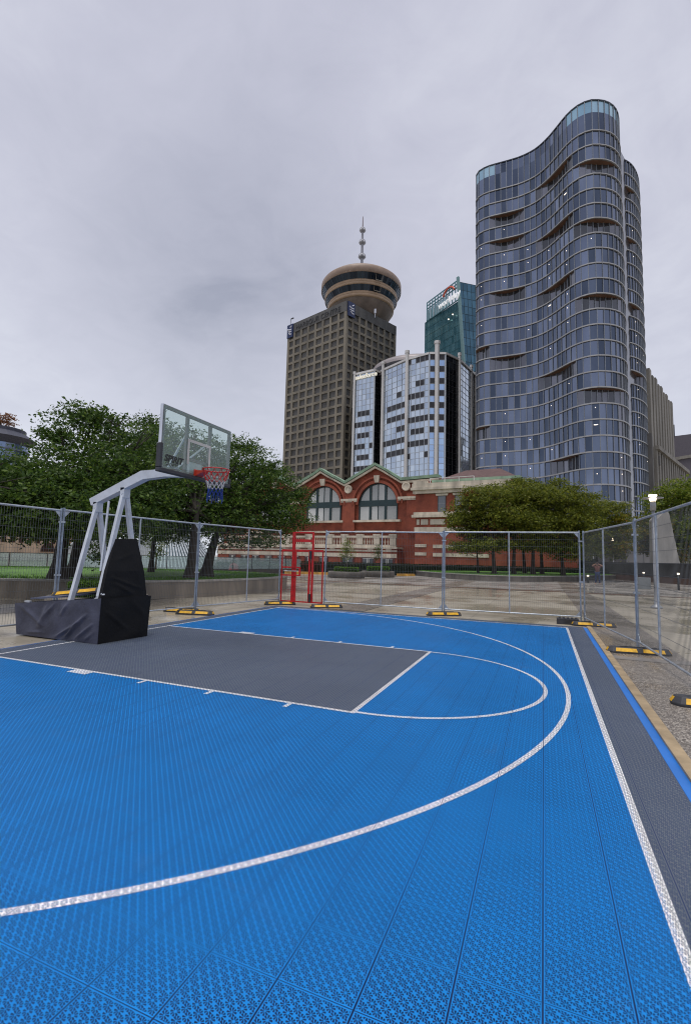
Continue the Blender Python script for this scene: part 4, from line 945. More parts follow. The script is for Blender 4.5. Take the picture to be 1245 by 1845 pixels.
M_WFR = mat('dark_green_frame', (.012,.035,.04,1), .5)
M_WGL = glassmat('window_glass_pale', (.30,.31,.30), (.52,.52,.49), .15, .3); M_WDK = glassmat('window_glass_dark', (.10,.11,.12), (.22,.22,.23), .1, .6)
st = empty('station_building', sp(9.5,0,0), 'long red brick station with two big arched windows, cream trim and a green copper roofline', 'building')
# gable wall with arched openings
def arch(cx, zs, r, zb, n=24):
    return [(cx-r,zb)]+[(cx+r*math.cos(PI-PI*i/n), zs+r*1.0*math.sin(PI-PI*i/n)*1.0) for i in range(n+1)]+[(cx+r,zb)]
PK = 15.45; VL = 13.05
top = []
for i in range(-1, 3):
    c = .42+4.73+9.47*(i); top.append((c-4.73, VL)); top += [(c-1.0, PK-.35), (c, PK)] + [(c+1.0, PK-.35)]
prof = [(-14,0)] + [(-14,VL)] + [(-9.05,VL),(-5.6,14.6),(-4.35,PK),(-3.1,14.6),(.2,VL),(3.9,14.75),(5.1,PK),(6.3,14.75),(9.6,VL),(13.4,14.9),(14.75,PK+.12),(16.0,14.9),(18.95,VL),(24.6,VL+.15)]
outer = prof+[(24.6,0)]
W1, W2 = 5.62, 15.1; WR = 3.17; ZS = 9.75
holes = [arch(c, ZS, WR, 7.35) for c in (-3.85,W1,W2)]
o = place(curve_mesh([outer]+holes, .8), 'wall', M_BRICK, sp(0,0,-.4), SU, UZ, SN, st)
# copper coping and white cornice following the gables
q = MB(); cpr = MB(); dk = MB()
top = prof[1:]
for (u0,z0),(u1,z1) in zip(top, top[1:]):
    cpr.hexa([sp(u0,z0+.02,-.9),sp(u1,z1+.02,-.9),sp(u1,z1+.02,.75),sp(u0,z0+.02,.75),sp(u0,z0+.38,-.9),sp(u1,z1+.38,-.9),sp(u1,z1+.42,.85),sp(u0,z0+.42,.85)])
    q.hexa([sp(u0,z0-.42,.401),sp(u1,z1-.42,.401),sp(u1,z1-.42,.62),sp(u0,z0-.42,.62),sp(u0,z0-.12,.401),sp(u1,z1-.12,.401),sp(u1,z1-.12,.72),sp(u0,z0-.12,.72)])
    dk.hexa([sp(u0,z0-.119,.401),sp(u1,z1-.119,.401),sp(u1,z1-.119,.5),sp(u0,z0-.119,.5),sp(u0,z0+.019,.401),sp(u1,z1+.019,.401),sp(u1,z1+.019,.5),sp(u0,z0+.019,.5)])  # solid dark strip, its colour stands for the shade under the coping
cp = cpr.build('copper_coping', M_COPPER, st); q.build('cornice', M_CREAM, st); dk.build('cornice_painted_shadow', mat('painted_shadow_dark', (.05,.04,.035,1), .8), cp)
def P4(mb, u0, u1, z0, z1, o0, o1): mb.hexa([sp(u0,z0,o0),sp(u1,z0,o0),sp(u1,z0,o1),sp(u0,z0,o1),sp(u0,z1,o0),sp(u1,z1,o0),sp(u1,z1,o1),sp(u0,z1,o1)])
# brick arch mouldings, keystones, windows
for c in (W1, W2, -3.85):
    q = MB(); n = 28
    for (r0, r1, o1) in ((WR+.001,WR+.42,.50),(WR+.75,WR+1.0,.62)):
        for i in range(n):
            t0, t1 = PI*i/n, PI*(i+1)/n; p = []
            for of in (.399, o1):
                for rr_, t in ((r0,t0),(r1,t0),(r1,t1),(r0,t1)): p.append(sp(c+rr_*math.cos(t), ZS+rr_*math.sin(t), of))
            q.hexa(p)
    q.build('arch_moulding', M_BRICK, st)
    q = MB(); q.hexa([sp(c-.3,12.95,.4),sp(c+.3,12.95,.4),sp(c+.3,12.95,.8),sp(c-.3,12.95,.8),sp(c-.45,14.0,.4),sp(c+.45,14.0,.4),sp(c+.45,14.0,.9),sp(c-.45,14.0,.9)]); q.build('keystone', M_CREAM, st)
    q = MB(); P4(q, c-WR-.65, c+WR+.65, 7.05, 7.36, .2, .75); q.build('window_sill', M_CREAM, st)
    # window
    wz = MB(); f0, f1 = -.12, .12
    us = [c-WR, c-1.25, c+1.25, c+WR]
    P4(wz, c-WR, c+WR, 9.45, 10.35, f0, f1+.05)
    for uu in (c-1.25, c+1.25):
        h_ = ZS+math.sqrt(WR**2-1.25**2); P4(wz, uu-.16, uu+.16, 7.36, 9.449, f0, f1+.06); P4(wz, uu-.16, uu+.16, 10.351, h_, f0, f1+.06)
    for z0, z1 in ((7.36,9.449),(10.351,ZS+WR-.03)): P4(wz, c-.045, c+.045, z0, z1, f0, f1-.03)
    for sx in (-1,1): P4(wz, c+sx*(WR-.09)-.09, c+sx*(WR-.09)+.09, 7.36, 9.449, f0, f1)
    for i in range(n):
        t0, t1 = PI*i/n, PI*(i+1)/n; p = []
        for of in (f0, f1):
            for rr_, t in ((WR-.17,t0),(WR-.002,t0),(WR-.002,t1),(WR-.17,t1)): p.append(sp(c+rr_*math.cos(t), ZS+rr_*math.sin(t), of))
        wz.hexa(p)
    wf = wz.build('arched_window', M_WFR, st)
    def pane(u0, u1, z0, z1):
        q = MB(); q.quad(sp(u0,z0,0),sp(u1,z0,0),sp(u1,z1,0),sp(u0,z1,0)); return pane_attr(q.build('pane', M_WGL, wf))
    for u0, u1 in ((c-WR+.15,c-1.4),(c-1.1,c-.04),(c+.04,c+1.1),(c+1.4,c+WR-.15)): pane(u0, u1, 7.36, 9.46)
    def archpane(u0, u1):
        m_ = 8; q = MB(); pts = [sp(u0,10.34,0)]+[sp(u1,10.34,0)]+[sp(u1+(u0-u1)*i/m_, ZS+math.sqrt(max(.0,(WR-.05)**2-(u1+(u0-u1)*i/m_-c)**2)), 0) for i in range(m_+1)]
        q.add(pts, [tuple(range(len(pts)))]); return pane_attr(q.build('pane', M_WGL, wf))
    for u0, u1 in ((c-WR+.16,c-1.41),(c-1.09,c-.05),(c+.05,c+1.09),(c+1.41,c+WR-.16)): archpane(u0, u1)
# piers, medallions, impost bands
for c in (.25, 10.35, 20.4):
    q = MB(); P4(q, c-1.05, c+1.05, 5.6, 12.0, .401, .52) if c == 10.35 else P4(q, c-.6, c+1.6, 5.6, 11.2, .401, .50); q.build('pier', M_BRICK, st)
for u0, u1 in ((8.95,11.8),(18.45,22.2),(-1.0,2.2)):
    q = MB(); P4(q, u0, u1, 10.35, 10.68, .401, .66); P4(q, u0+.05, u1-.05, 10.15, 10.349, .401, .58); q.build('impost_band', M_CREAM, st)
for c in (10.25, 19.75, .7):
    q = MB(); cc = sp(c, 12.15, .53); pts = []
    prof_ = [(0,.10),(.42,.10),(.45,.20),(.62,.20),(.66,0)]
    for r_, dz in prof_:
        pts.append([cc+SU*(r_*math.cos(t))+UZ*(r_*math.sin(t))+SN*dz for t in [2*PI*i/24 for i in range(24)]])
    for a_, b_ in zip(pts, pts[1:]):
        for i in range(24): q.quad(a_[i],a_[(i+1)%24],b_[(i+1)%24],b_[i])
    q.build('medallion', M_CREAM, st)
# string course, terrace with balustrade
q = MB(); 
for u0, u1 in ((-12,-1.4),(.4,9.0),(11.6,18.3)): P4(q, u0, u1, 5.45, 5.75, .401, .7)
q.build('string_course', M_CREAM, st)
TO = 2.6
q = MB(); P4(q, -14, 19.3, 0, 3.05, .4, TO); q.build('terrace_wall', M_BRICK, st)
q = MB(); P4(q, -14, 19.4, 3.05, 3.32, .4, TO+.25); P4(q, -14, 19.35, 2.62, 2.86, TO+.001, TO+.12); P4(q, -14, 19.32, 1.78, 2.35, TO+.001, TO+.10); q.build('terrace_band', M_CREAM, st)
bal = MB(); P4(bal, -14, 19.2, 3.321, 3.6, TO-.25, TO+.1); P4(bal, -14, 19.25, 4.62, 4.9, TO-.3, TO+.15)
ba = bal.build('balustrade', M_CREAM, st)
pu = [-11.2,-7.2,-3.2,.6,4.6,8.4,10.9,13.5,16.2,18.7]
for c in pu:
    q = MB(); P4(q, c-.45, c+.45, 3.61, 4.61, TO-.27, TO+.13); P4(q, c-.55, c+.55, 4.901, 5.12, TO-.35, TO+.2); q.build('balustrade_pier', M_CREAM, ba)
bm = None
for a_, b_ in zip(pu, pu[1:]):
    nb_ = max(3, int((b_-a_-1.1)/.36))
    for i in range(nb_):
        c = a_+.55+(b_-a_-1.1)*(i+.5)/nb_
        if bm is None:
            q = MB(); q.lathe((0,0,0), [(.10,0),(.10,.08),(.06,.14),(.13,.38),(.12,.5),(.06,.75),(.06,.88),(.1,.95),(.1,1.02)], 8); bm = q.build('baluster', M_CREAM, ba, origin=(0,0,0)); bm.location = sp(c,3.60,TO-.08)-parent_loc(ba); b1_ = bm
        else: b1_ = bm.copy(); COL.objects.link(b1_); b1_.location = sp(c,3.60,TO-.08)-parent_loc(ba)
q = MB()
for c in (-9.6,-5.2,-2.6,-.1,2.6,5.0,8.9,12.0,15.2,18.1): P4(q, c-.45, c+.45, 2.87, 3.04, TO+.002, TO+.08)
q.build('terrace_blocks', M_CREAM, st)
# low windows of the terrace storey
for i, c in enumerate((-10.6,-8.0,-5.6,-3.0,-.4,2.2,4.75,7.4,11.55,14.9,17.9)):
    w_ = 1.7 if c < 8 else 2.3
    q = MB(); P4(q, c-w_/2, c+w_/2, .75, 1.9, TO+.002, TO+.06); q.extr([(-w_/2,0),(w_/2,0),(w_/2-.18,.2),(-w_/2+.18,.2)], sp(c,1.9,TO+.004), SU, UZ, SN, .06); rc = q.build('window_recess', mat('dark_brick', (.085,.02,.017,1), .8), st)
    q = MB(); P4(q, c-w_*.36, c+w_*.36, .75, 1.62, TO+.061, TO+.075); pane_attr(q.build('pane', M_WDK, rc))
    q = MB()
    for t in (-.12, .12): P4(q, c+t-.055, c+t+.055, .75, 1.62, TO+.08, TO+.12)
    P4(q, c-w_*.38, c+w_*.38, 1.60, 1.66, TO+.08, TO+.115); q.build('window_frame', mat('cream_frame', (.5,.5,.47,1), .6), rc)
# cream-and-red right wing, set forward
q = MB(); P4(q, 22.50, 34.3, 0, 10.4, .4, 4.0); P4(q, 34.3, 42, 0, 6.0, .4, 3.6); P4(q, 22.6, 24.8, 10.4, 12.6, -6, .9); P4(q, 24.8, 34.5, 10.4, 12.3, -8, 1.2); q.build('wing_wall', M_BRICK, st)
q = MB(); WO = 4.001
P4(q, 22.20, 34.6, 10.45, 10.9, .4, WO+.35); P4(q, 22.00, 34.9, 10.901, 11.25, .4, WO+.7); P4(q, 22.15, 34.8, 11.251, 11.8, WO-.4, WO+.55); P4(q, 22.30, 24.2, 11.801, 12.15, WO-.4, WO+.5)
q.build('wing_cornice', M_CREAM, st)
q = MB(); P4(q, 22.10, 34.6, 7.25, 7.6, .4, WO+.45); P4(q, 22.30, 34.4, 7.601, 7.95, .4, WO+.25); P4(q, 22.40, 34.3, 5.35, 5.95, .4, WO+.12); q.build('wing_belt', M_CREAM, st)
q = MB()
for u0, u1 in ((22.7,23.1),(23.3,24.3),(24.6,26.6),(27.2,29.2),(29.8,31.8)): P4(q, u0, u1, 6.3, 7.0, WO, WO+.1)
for z in (3.3,2.2): P4(q, 22.5, 24.1, z, z+.4, WO, WO+.1); P4(q, 25.0, 32.2, z-.1, z+.35, WO, WO+.1)
q.build('wing_panels', M_CREAM, st)
for u0, u1 in ((25.6,26.7),(27.9,29.7),(31.1,32.6)):
    q = MB(); P4(q, u0-.02, u1+.02, 7.96, 10.1, WO, WO+.04); wn = q.build('window', mat('window_reveal', (.05,.045,.04,1), .6), st)
    q = MB(); P4(q, u0+.08, u1-.08, 8.0, 10.0, WO+.041, WO+.05); P4(q, u0+.08, u1-.08, 9.0, 9.06, WO+.051, WO+.08); pane_attr(q.build('pane', M_WDK, wn))
    q = MB(); q.extr([(-.22,0),(u1-u0+.22,0),(u1-u0+.32,.28),(-.32,.28)], sp(u0,10.101,WO), SU, UZ, SN, .12); q.build('lintel', M_CREAM, wn)
q = MB(); P4(q, 24.3, 30.2, 12.55, 12.62, WO-.6, WO-.54); P4(q, 24.3, 30.2, 11.82, 11.88, WO-.6, WO-.54)
for c in (24.3,26.3,28.2,30.15): P4(q, c, c+.08, 11.81, 12.6, WO-.62, WO-.52)
q.build('roof_rail', mat('white_rail', (.6,.6,.58,1), .5), st)
# roofs behind
def hip(u0, u1, o0, o1, z0, z1, inset, name='roof', m=None):
    q = MB(); c = (o0+o1)/2; a_ = [sp(u0,z0,o0),sp(u1,z0,o0),sp(u1,z0,o1),sp(u0,z0,o1)]; b_ = [sp(u0+inset,z1,c-.1),sp(u1-inset,z1,c-.1),sp(u1-inset,z1,c+.1),sp(u0+inset,z1,c+.1)]
    q.hexa(a_+b_); return q.build(name, m or M_ROOF, st)
hip(24.2, 35.4, -8, 1.6, 12.45, 14.6, 3.2); hip(-20, 24, -16, -1.0, 13.0, 15.0, 4)
q = MB()
def eave(u0, u1, o, z): P4(q, u0, u1, z-.02, z+.32, o-.3, o+.45)
eave(24.0, 35.6, 1.4, 12.3); P4(q, 35.3, 35.65, 12.28, 12.62, -8, 1.1); q.build('copper_gutter', M_COPPER, st)
q = MB(); P4(q, -16, 34, 0, 12.2, -18, -.81); q.build('rear_block', M_BRICK, st)

# ================================================================== office tower with the round pod
M_HC = mat('tower_concrete', (.20,.178,.14,1), .75, var=.22, scale=.25, bmp=.15, streak=True); M_HCD = mat('tower_concrete_dark', (.09,.088,.085,1), .7, var=.25, scale=.3, streak=True)
M_HG = glassmat('bronze_glass', (.11,.095,.10), (.26,.22,.225), .15, .75)
C0, CL, CR_ = pol(.51,200), pol(7.72,227), pol(-5.72,223.6); HT = 114.0
hc_ = empty('office_tower', C0, 'grey brown concrete office tower with a round revolving pod and mast on its roof', 'tower')
CB = CL+CR_-C0
q = MB(); ins = [p.lerp((C0+CB)/2, .035) for p in (C0,CR_,CB,CL)]; q.prism([(p.x,p.y) for p in ins], 0, HT-.5); q.build('core', M_HCD, hc_)
FLH = 3.86
def facade(a_, b_, ncol, side):
    u = (b_-a_).normalized(); Lh = (b_-a_).length; n = Vector((u.y,-u.x,0)); n = n if n.dot(CAM-a_) > 0 else -n
    pw = Lh/ncol; wl = MB(); D = 1.1; z0s = [HT-8.6-FLH*k for k in range(27)]
    for i in range(ncol+1):
        w = pw*.24 if 0 < i < ncol else pw*.30; c = i*pw if 0 < i < ncol else (w/2 if i == 0 else Lh-w/2)
        wl.hexa([a_+u*(c-w/2)-n*D, a_+u*(c+w/2)-n*D, a_+u*(c+w/2), a_+u*(c-w/2), *[p+UZ*(HT-4.6) for p in (a_+u*(c-w/2)-n*D, a_+u*(c+w/2)-n*D, a_+u*(c+w/2), a_+u*(c-w/2))]])
    for z in z0s:
        h_ = FLH*.27; wl.hexa([a_-n*D+UZ*z, b_-n*D+UZ*z, b_-n*.06+UZ*z, a_-n*.06+UZ*z, a_-n*D+UZ*(z+h_), b_-n*D+UZ*(z+h_), b_-n*.02+UZ*(z+h_), a_-n*.02+UZ*(z+h_)])
    wl.build('facade_grid', M_HC, hc_)
    jt = MB()                                   # thin panel joints
    for i in range(1, ncol): c = i*pw; jt.hexa([a_+u*(c-.05)+n*.001, a_+u*(c+.05)+n*.001, a_+u*(c+.05)+n*.02, a_+u*(c-.05)+n*.02]+[p+UZ*(HT-4.7) for p in (a_+u*(c-.05)+n*.001, a_+u*(c+.05)+n*.001, a_+u*(c+.05)+n*.02, a_+u*(c-.05)+n*.02)])
    jt.build('panel_joints', M_HCD, hc_)
    wins = []
    for k, z in enumerate(z0s[:24]):
        for i in range(ncol):
            zb = z+FLH*.27
            wins.append((a_+u*(i*pw+pw*.12)-n*(D-.1)+UZ*zb, a_+u*((i+1)*pw-pw*.12)-n*(D-.1)+UZ*zb, FLH*.73, u, n, k))
    return wins
wins = facade(C0, CL, 8, 'l')+facade(C0, CR_, 8, 'r')
vis = [w for w in wins if w[5] < 21]; vis.sort(key=lambda w: (w[0]-CAM).length)
rest = MB(); cnt = 0
frm = mat('bronze_frame', (.03,.027,.024,1), .5)
for w in vis+[x for x in wins if x[5] >= 21]:
    p, p2, hh, u, n, k = w; up_ = UZ*hh
    if cnt < 100 and k < 21:
        q = MB(); q.quad(p, p2, p2+up_, p+up_); q.mat(1)
        t = .10; q.hexa([p+n*.002, p2+n*.002, p2+n*.09, p+n*.09, p+n*.002+UZ*t, p2+n*.002+UZ*t, p2+n*.09+UZ*t, p+n*.09+UZ*t]); 
        pane_attr(q.build('window', [M_HG, frm], hc_), 1.6); cnt += 1
    else: rest.quad(p, p2, p2+up_, p+up_)
ro = pane_attr(rest.build('more_windows', M_HG, hc_), 1.6); ro['kind'] = 'stuff'
q = MB()
for a_, b_ in ((C0,CL),(C0,CR_),(CL,CB),(CR_,CB)):
    u = (b_-a_).normalized(); n = Vector((u.y,-u.x,0)); n = n if n.dot(a_-(C0+CB)/2) > 0 else -n
    q.hexa([a_-n*1.2+UZ*(HT-4.6), b_-n*1.2+UZ*(HT-4.6), b_+n*.05+UZ*(HT-4.6), a_+n*.05+UZ*(HT-4.6), a_-n*1.2+UZ*HT, b_-n*1.2+UZ*HT, b_+n*.05+UZ*HT, a_+n*.05+UZ*HT])
q.build('parapet', M_HCD, hc_)
ul = (C0-CL).normalized(); nl = Vector((ul.y,-ul.x,0)); nl = nl if nl.dot(CAM-C0) > 0 else -nl
ur = (CR_-C0).normalized(); nr_ = Vector((ur.y,-ur.x,0)); nr_ = nr_ if nr_.dot(CAM-C0) > 0 else -nr_
place(text_mesh('HARBOUR CENTRE', 3.3, .3), 'sign_lettering', mat('sign_dark', (.035,.037,.042,1), .6), CL+ul*6+nl*.1+UZ*(HT-3.7), ul, UZ, nl, hc_)
M_SB = mat('sign_blue', (.006,.02,.09,1), .4); M_SW = mat('sign_white', (.8,.82,.9,1), .5)
for org, u, n in ((CL+ul*.1, ul, nl),(C0+ur*.6, ur, nr_)):
    q = MB(); w_, h_ = 4.0, 6.6; a_ = org+n*.1+UZ*(HT-h_-.1); q.hexa([a_, a_+u*w_, a_+u*w_+n*.4, a_+n*.4, a_+UZ*h_, a_+u*w_+UZ*h_, a_+u*w_+n*.4+UZ*h_, a_+n*.4+UZ*h_]); sb = q.build('sign_box', M_SB, hc_)
    q = MB(); o_ = a_+n*.42
    for x0, z0, x1, z1 in ((2.2,5.1,3.2,5.7),(.5,4.3,3.2,3.9),(1.0,3.1,3.2,2.9),(1.4,2.1,3.2,1.5)):
        q.tube([o_+u*x0+UZ*z0, o_+u*((x0+x1)/2)+UZ*((z0+z1)/2-.25), o_+u*x1+UZ*z1], .26, 6)
    q.build('emblem', M_SW, sb)
q = MB(); a_ = CL+ul*1.2-nl*.6+UZ*HT; q.tube([a_, a_+UZ*3.2, a_+UZ*3.5+ul*.4], .12, 6); q.box(a_+UZ*3.4+ul*1.2, (1.6,.5,.4), rz=math.atan2(ul.y,ul.x)); q.build('roof_light', M_DKR, hc_)
PC = pol(-1.25, 222)
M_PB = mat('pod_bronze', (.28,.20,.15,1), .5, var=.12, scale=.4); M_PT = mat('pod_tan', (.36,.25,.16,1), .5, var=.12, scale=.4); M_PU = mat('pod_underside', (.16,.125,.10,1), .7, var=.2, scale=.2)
M_PG = glassmat('pod_glass', (.012,.02,.035), (.05,.07,.10), .12, .7)
pod = MB().lathe((PC.x,PC.y,0), [(17.4,134.4),(18.9,133.2),(19.3,132.6),(19.3,129.6),(19.05,129.5)], 96).build('pod_roof_band', M_PB, hc_)
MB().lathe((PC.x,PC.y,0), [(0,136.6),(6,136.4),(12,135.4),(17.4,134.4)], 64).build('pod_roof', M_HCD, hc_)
def glz(name, r0, z0, r1, z1, n=72):
    q = MB(); mu = MB()
    for i in range(n):
        t0, t1 = 2*PI*i/n, 2*PI*(i+1)/n; P_ = lambda r_, t, z: Vector((PC.x+r_*math.cos(t), PC.y+r_*math.sin(t), z))
        q.quad(P_(r1,t0,z1),P_(r1,t1,z1),P_(r0,t1,z0),P_(r0,t0,z0)); mu.bar(P_(r1+.05,t0,z1),P_(r0+.05,t0,z0),.14,.14)
    g_ = pane_attr(q.build(name, M_PG, hc_)); mu.build('mullions', M_DKR, g_)
glz('upper_glazing', 19.0, 129.55, 17.3, 127.0)
MB().lathe((PC.x,PC.y,0), [(17.2,127.1),(17.5,127.05),(17.5,126.1),(17.35,126.0),(17.5,125.9),(17.45,124.85),(17.2,124.75)], 96).build('middle_band', M_PT, hc_)
glz('lower_glazing', 17.2, 124.8, 15.8, 122.3)
MB().lathe((PC.x,PC.y,0), [(15.7,122.4),(16.05,122.35),(16.0,121.4),(15.85,121.3),(15.95,121.2),(15.85,120.1),(15.2,119.9)], 96).build('lower_band', M_PT, hc_)
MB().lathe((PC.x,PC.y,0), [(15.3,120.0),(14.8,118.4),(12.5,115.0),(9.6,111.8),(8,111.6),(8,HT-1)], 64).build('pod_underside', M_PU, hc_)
q = MB()
for i in range(10):
    t = 2*PI*(i+.3)/10; e = Vector((math.cos(t), math.sin(t), 0)); s_ = Vector((-e.y,e.x,0))*.6; c_ = Vector((PC.x,PC.y,0))
    q.hexa([c_+e*6-s_+UZ*111, c_+e*6+s_+UZ*111, c_+e*10.4+s_+UZ*112.3, c_+e*10.4-s_+UZ*112.3, c_+e*6-s_+UZ*118, c_+e*6+s_+UZ*118, c_+e*15.1+s_*.4+UZ*119.9, c_+e*15.1-s_*.4+UZ*119.9])
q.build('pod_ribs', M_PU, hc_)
for aoff, r_, z0, z1 in ((YAW+PI+.42,19.0,126.6,129.2),(YAW+PI+.42,17.3,122.4,124.6)):   # cleaning cradle brackets
    e = Vector((math.cos(aoff),math.sin(aoff),0)); s_ = Vector((-e.y,e.x,0)); c_ = Vector((PC.x,PC.y,0))+e*r_; q = MB()
    for t in (-1.6,1.6): q.bar(c_+s_*t+UZ*z1, c_+s_*t-e*.4+UZ*z0, .16, .16)
    q.bar(c_+s_*-1.6-e*.4+UZ*z0, c_+s_*1.6-e*.4+UZ*z0, .3, .3); q.build('cleaning_cradle', M_HC, hc_)
M_MAST = mat('mast_grey', (.30,.30,.33,1), .5, .3, var=.1); q = MB()
q.tube([Vector((PC.x,PC.y,136)), Vector((PC.x,PC.y,146)), Vector((PC.x,PC.y,163.5))], [.85,.7,.5], 10); mast = q.build('mast', M_MAST, hc_)
MB().tube([Vector((PC.x,PC.y,163.5)), Vector((PC.x,PC.y,170.0))], [.3,.14], 8).build('mast_tip', mat('mast_rust', (.12,.06,.05,1), .6), mast)
for z, r_ in ((149.2,1.75),(156.6,1.6),(163.0,1.45)):
    q = MB(); q.lathe((PC.x,PC.y,z), [(.5,-1.3),(r_*.9,-.9),(r_,-.3),(r_,.3),(r_*.92,.7),(.5,.9)], 20); ds = q.build('antenna_drum', M_MAST, mast)
    q = MB()
    for k in range(6):
        t = YAW+PI+.5+k*PI/3; e = Vector((math.cos(t),math.sin(t),0)); q.tube([Vector((PC.x,PC.y,z-.25))+e*(r_-.15), Vector((PC.x,PC.y,z-.25))+e*(r_+.12)], .42, 10)
    q.build('dish', mat('dish_white', (.7,.7,.72,1), .4), ds)
for az_, zz_, s_ in ((-1.9,113.6+2.2,.6),(-3.05,113.6+1.5,.9)):
    p = pol(az_, 211); p.z = zz_; q = MB(); q.box(p, (s_,s_,s_*2.2), rz=.4); q.tube([p-UZ*3, p], .15, 6); q.build('roof_dish', M_SW, hc_)

# ================================================================== teal glass tower
M_TG = glassmat('teal_glass', (.10,.27,.34), (.20,.42,.50), .1, .6); M_TD = glassmat('teal_dark_glass', (.04,.10,.15), (.07,.16,.23), .1, .6); M_TM = mat('teal_mullion', (.10,.24,.27,1), .4, .5)
TL, TP = pol(-9.24, 229), pol(-13.24, 210); TR = pol(-17.5, 220); TZ = 127.6; TB = pol(-15.55, 210)
tt = empty('glass_tower', TP, 'teal glass office tower with a slanting edge, partly hidden by the curved dark tower', 'tower')
def grid_face(a0, b0, a1, b1, z0, z1, nu, nv, m, mm, parent, name='glazing', jit=.012, mw=.14, tone=1.0, skip=0):
    """curtain wall between bottom edge a0-b0 and top edge a1-b1"""
    q = MB(); bars = MB(); P_ = lambda s, t: (a0*(1-s)+b0*s)*(1-t)+(a1*(1-s)+b1*s)*t+UZ*(z0+(z1-z0)*t)
    n = (b0-a0).cross(UZ).normalized(); n = n if n.dot(CAM-a0) > 0 else -n; rr = random.Random(5)
    for j in range(nv):
        for i in range(nu):
            s0, s1, t0, t1 = i/nu, (i+1)/nu, j/nv, (j+1)/nv; w = [n*rr.uniform(-jit,jit) for _ in range(3)]
            q.quad(P_(s0,t0)+w[0], P_(s1,t0)+w[1], P_(s1,t1)+w[2], P_(s0,t1)+(w[0]+w[2]-w[1]))
    g_ = pane_attr(q.build(name, m, parent), tone)
    for i in range(nu+1): bars.bar(P_(i/nu,0)+n*.06, P_(i/nu,1)+n*.06, mw, .1, up=n)
    for j in range(nv+1): bars.bar(P_(0,j/nv)+n*.05, P_(1,j/nv)+n*.05, mw*.8, .08, up=n)
    bars.build('mullions', mm, g_); return g_, P_, n
Zr = 118
gl_, Pf, nf = grid_face(TL, TB, TL, TP.lerp(TB,.12), 0, Zr, 14, 33, M_TG, M_TM, tt)
q = MB(); q.prism([(p.x,p.y) for p in (TL.lerp(TR,.02)+Vector((0,.6,0)), TP.lerp(TR,.3)+Vector((0,2.2,0)), TR+Vector((0,2,0)), TR+(TL-TP)*.9+Vector((0,3,0)))], 0, Zr-1); q.build('core', M_TD, tt)
q = MB(); dn = nf
q.bar(TB+dn*.5, TP+dn*.5+UZ*(TZ+1), 1.2, .9, up=dn); q.build('slanting_fin', mat('teal_fin', (.20,.33,.33,1), .4, .5), tt)
grid_face(TB, TR, TP, TR, 0, TZ-1, 9, 34, M_TD, mat('teal_dark_mullion', (.03,.07,.09,1), .5), tt, 'dark_glazing')
q = MB()                                          # open crown screen with sky behind
A0, B0 = TL.lerp(TP,.06), TP.copy()
M_TP = glassmat('pale_crown_glass', (.45,.66,.74), (.62,.80,.86), .1, .5)
for s in [i/11 for i in range(12)]: p = A0.lerp(B0,s); q.bar(p+UZ*Zr, p+UZ*(TZ), .45, .45)
for z in (Zr+.2, TZ-3.2, TZ-1.6, TZ): q.bar(A0+UZ*z, B0+UZ*z, .35, .45)
q.build('crown_frame', M_TM, tt)
q = MB(); 
for i in range(8): a_, b_ = A0.lerp(B0,(i+.12)/11), A0.lerp(B0,(i+.9)/11); q.quad(a_-nf*.3+UZ*(Zr+.4), b_-nf*.3+UZ*(Zr+.4), b_-nf*.3+UZ*(TZ-3.6), a_-nf*.3+UZ*(TZ-3.6))
pane_attr(q.build('crown_glass', M_TP, tt))
uT = (TP-TL).normalized(); sgn = TL.lerp(TP,.46)+nf*1.0
M_LET = mat('white_letters', (.82,.83,.85,1), .4, emit=(1,1,1,1), estr=.25)
place(text_mesh('workday', 4.3, .6, 0, .0), 'sign_lettering', M_LET, sgn+UZ*(Zr+1.2), uT, UZ, nf, tt)
q = MB(); cc_ = sgn+uT*7.4+UZ*(Zr+3.4); q.tube([cc_+uT*(4.4*math.cos(t))+UZ*(4.9*math.sin(t)) for t in [PI*(.16+.68*i/12) for i in range(13)]], .42, 8); q.build('sign_arc', mat('sign_orange', (.70,.10,.04,1), .4), tt)
q = MB(); 
for s, z, w_ in ((.28,82,.9),(.40,84.5,1.2),(.62,88,2.2),(.80,90.5,2.0),(.72,112,.6),(.84,113,.6)): p = TL.lerp(TP,s)+nf*.25+UZ*z; q.bar(p, p+uT*w_*1.0+UZ*-.4, .5, .2, up=nf)
q.build('ceiling_light', M_DOT, tt)
q = MB(); a_ = TL-uT*2.0; q.prism([(p.x,p.y) for p in (a_-nf*3, TL-nf*3+uT*.5, TL-nf*12+uT*.5, a_-nf*12)], 0, Zr-3.2); q.build('side_bay', M_TD, tt)
for o_ in tt.children:
    if o_.name.startswith(('core','side_bay')): pane_attr(o_)

# ================================================================== faceted blue glass block
M_SG = glassmat('silver_blue_glass', (.42,.49,.58), (.58,.65,.72), .05, .95); M_SGB = glassmat('blue_glass', (.32,.45,.66), (.44,.58,.78), .05, .95)
M_SK = glassmat('black_reflection_glass', (.016,.018,.022), (.05,.055,.06), .08, .8); M_SM = mat('silver_mullion', (.42,.45,.48,1), .4, .3); M_SD = mat('dark_pane', (.035,.034,.038,1), .3, .3, var=.3, scale=.4)  # near-black glass: reflection of a dark building put into the base colour
M_STEEL = mat('brushed_steel', (.62,.60,.57,1), .4, .4, var=.15, scale=.3, streak=True)
SZ = 67.6
FP = [pol(-.69,167.9), pol(-3.15,163.4), pol(-3.81,165.8), pol(-4.19,163.5), pol(-7.11,154.8), pol(-9.81,150.5), pol(-11.72,151.3), pol(-13.39,157.2), pol(-14.77,167.6), pol(-15.6,176)]
sf = empty('glass_block', FP[5], 'faceted silver blue glass office block with steel corner pipes and scattered dark panes', 'building')
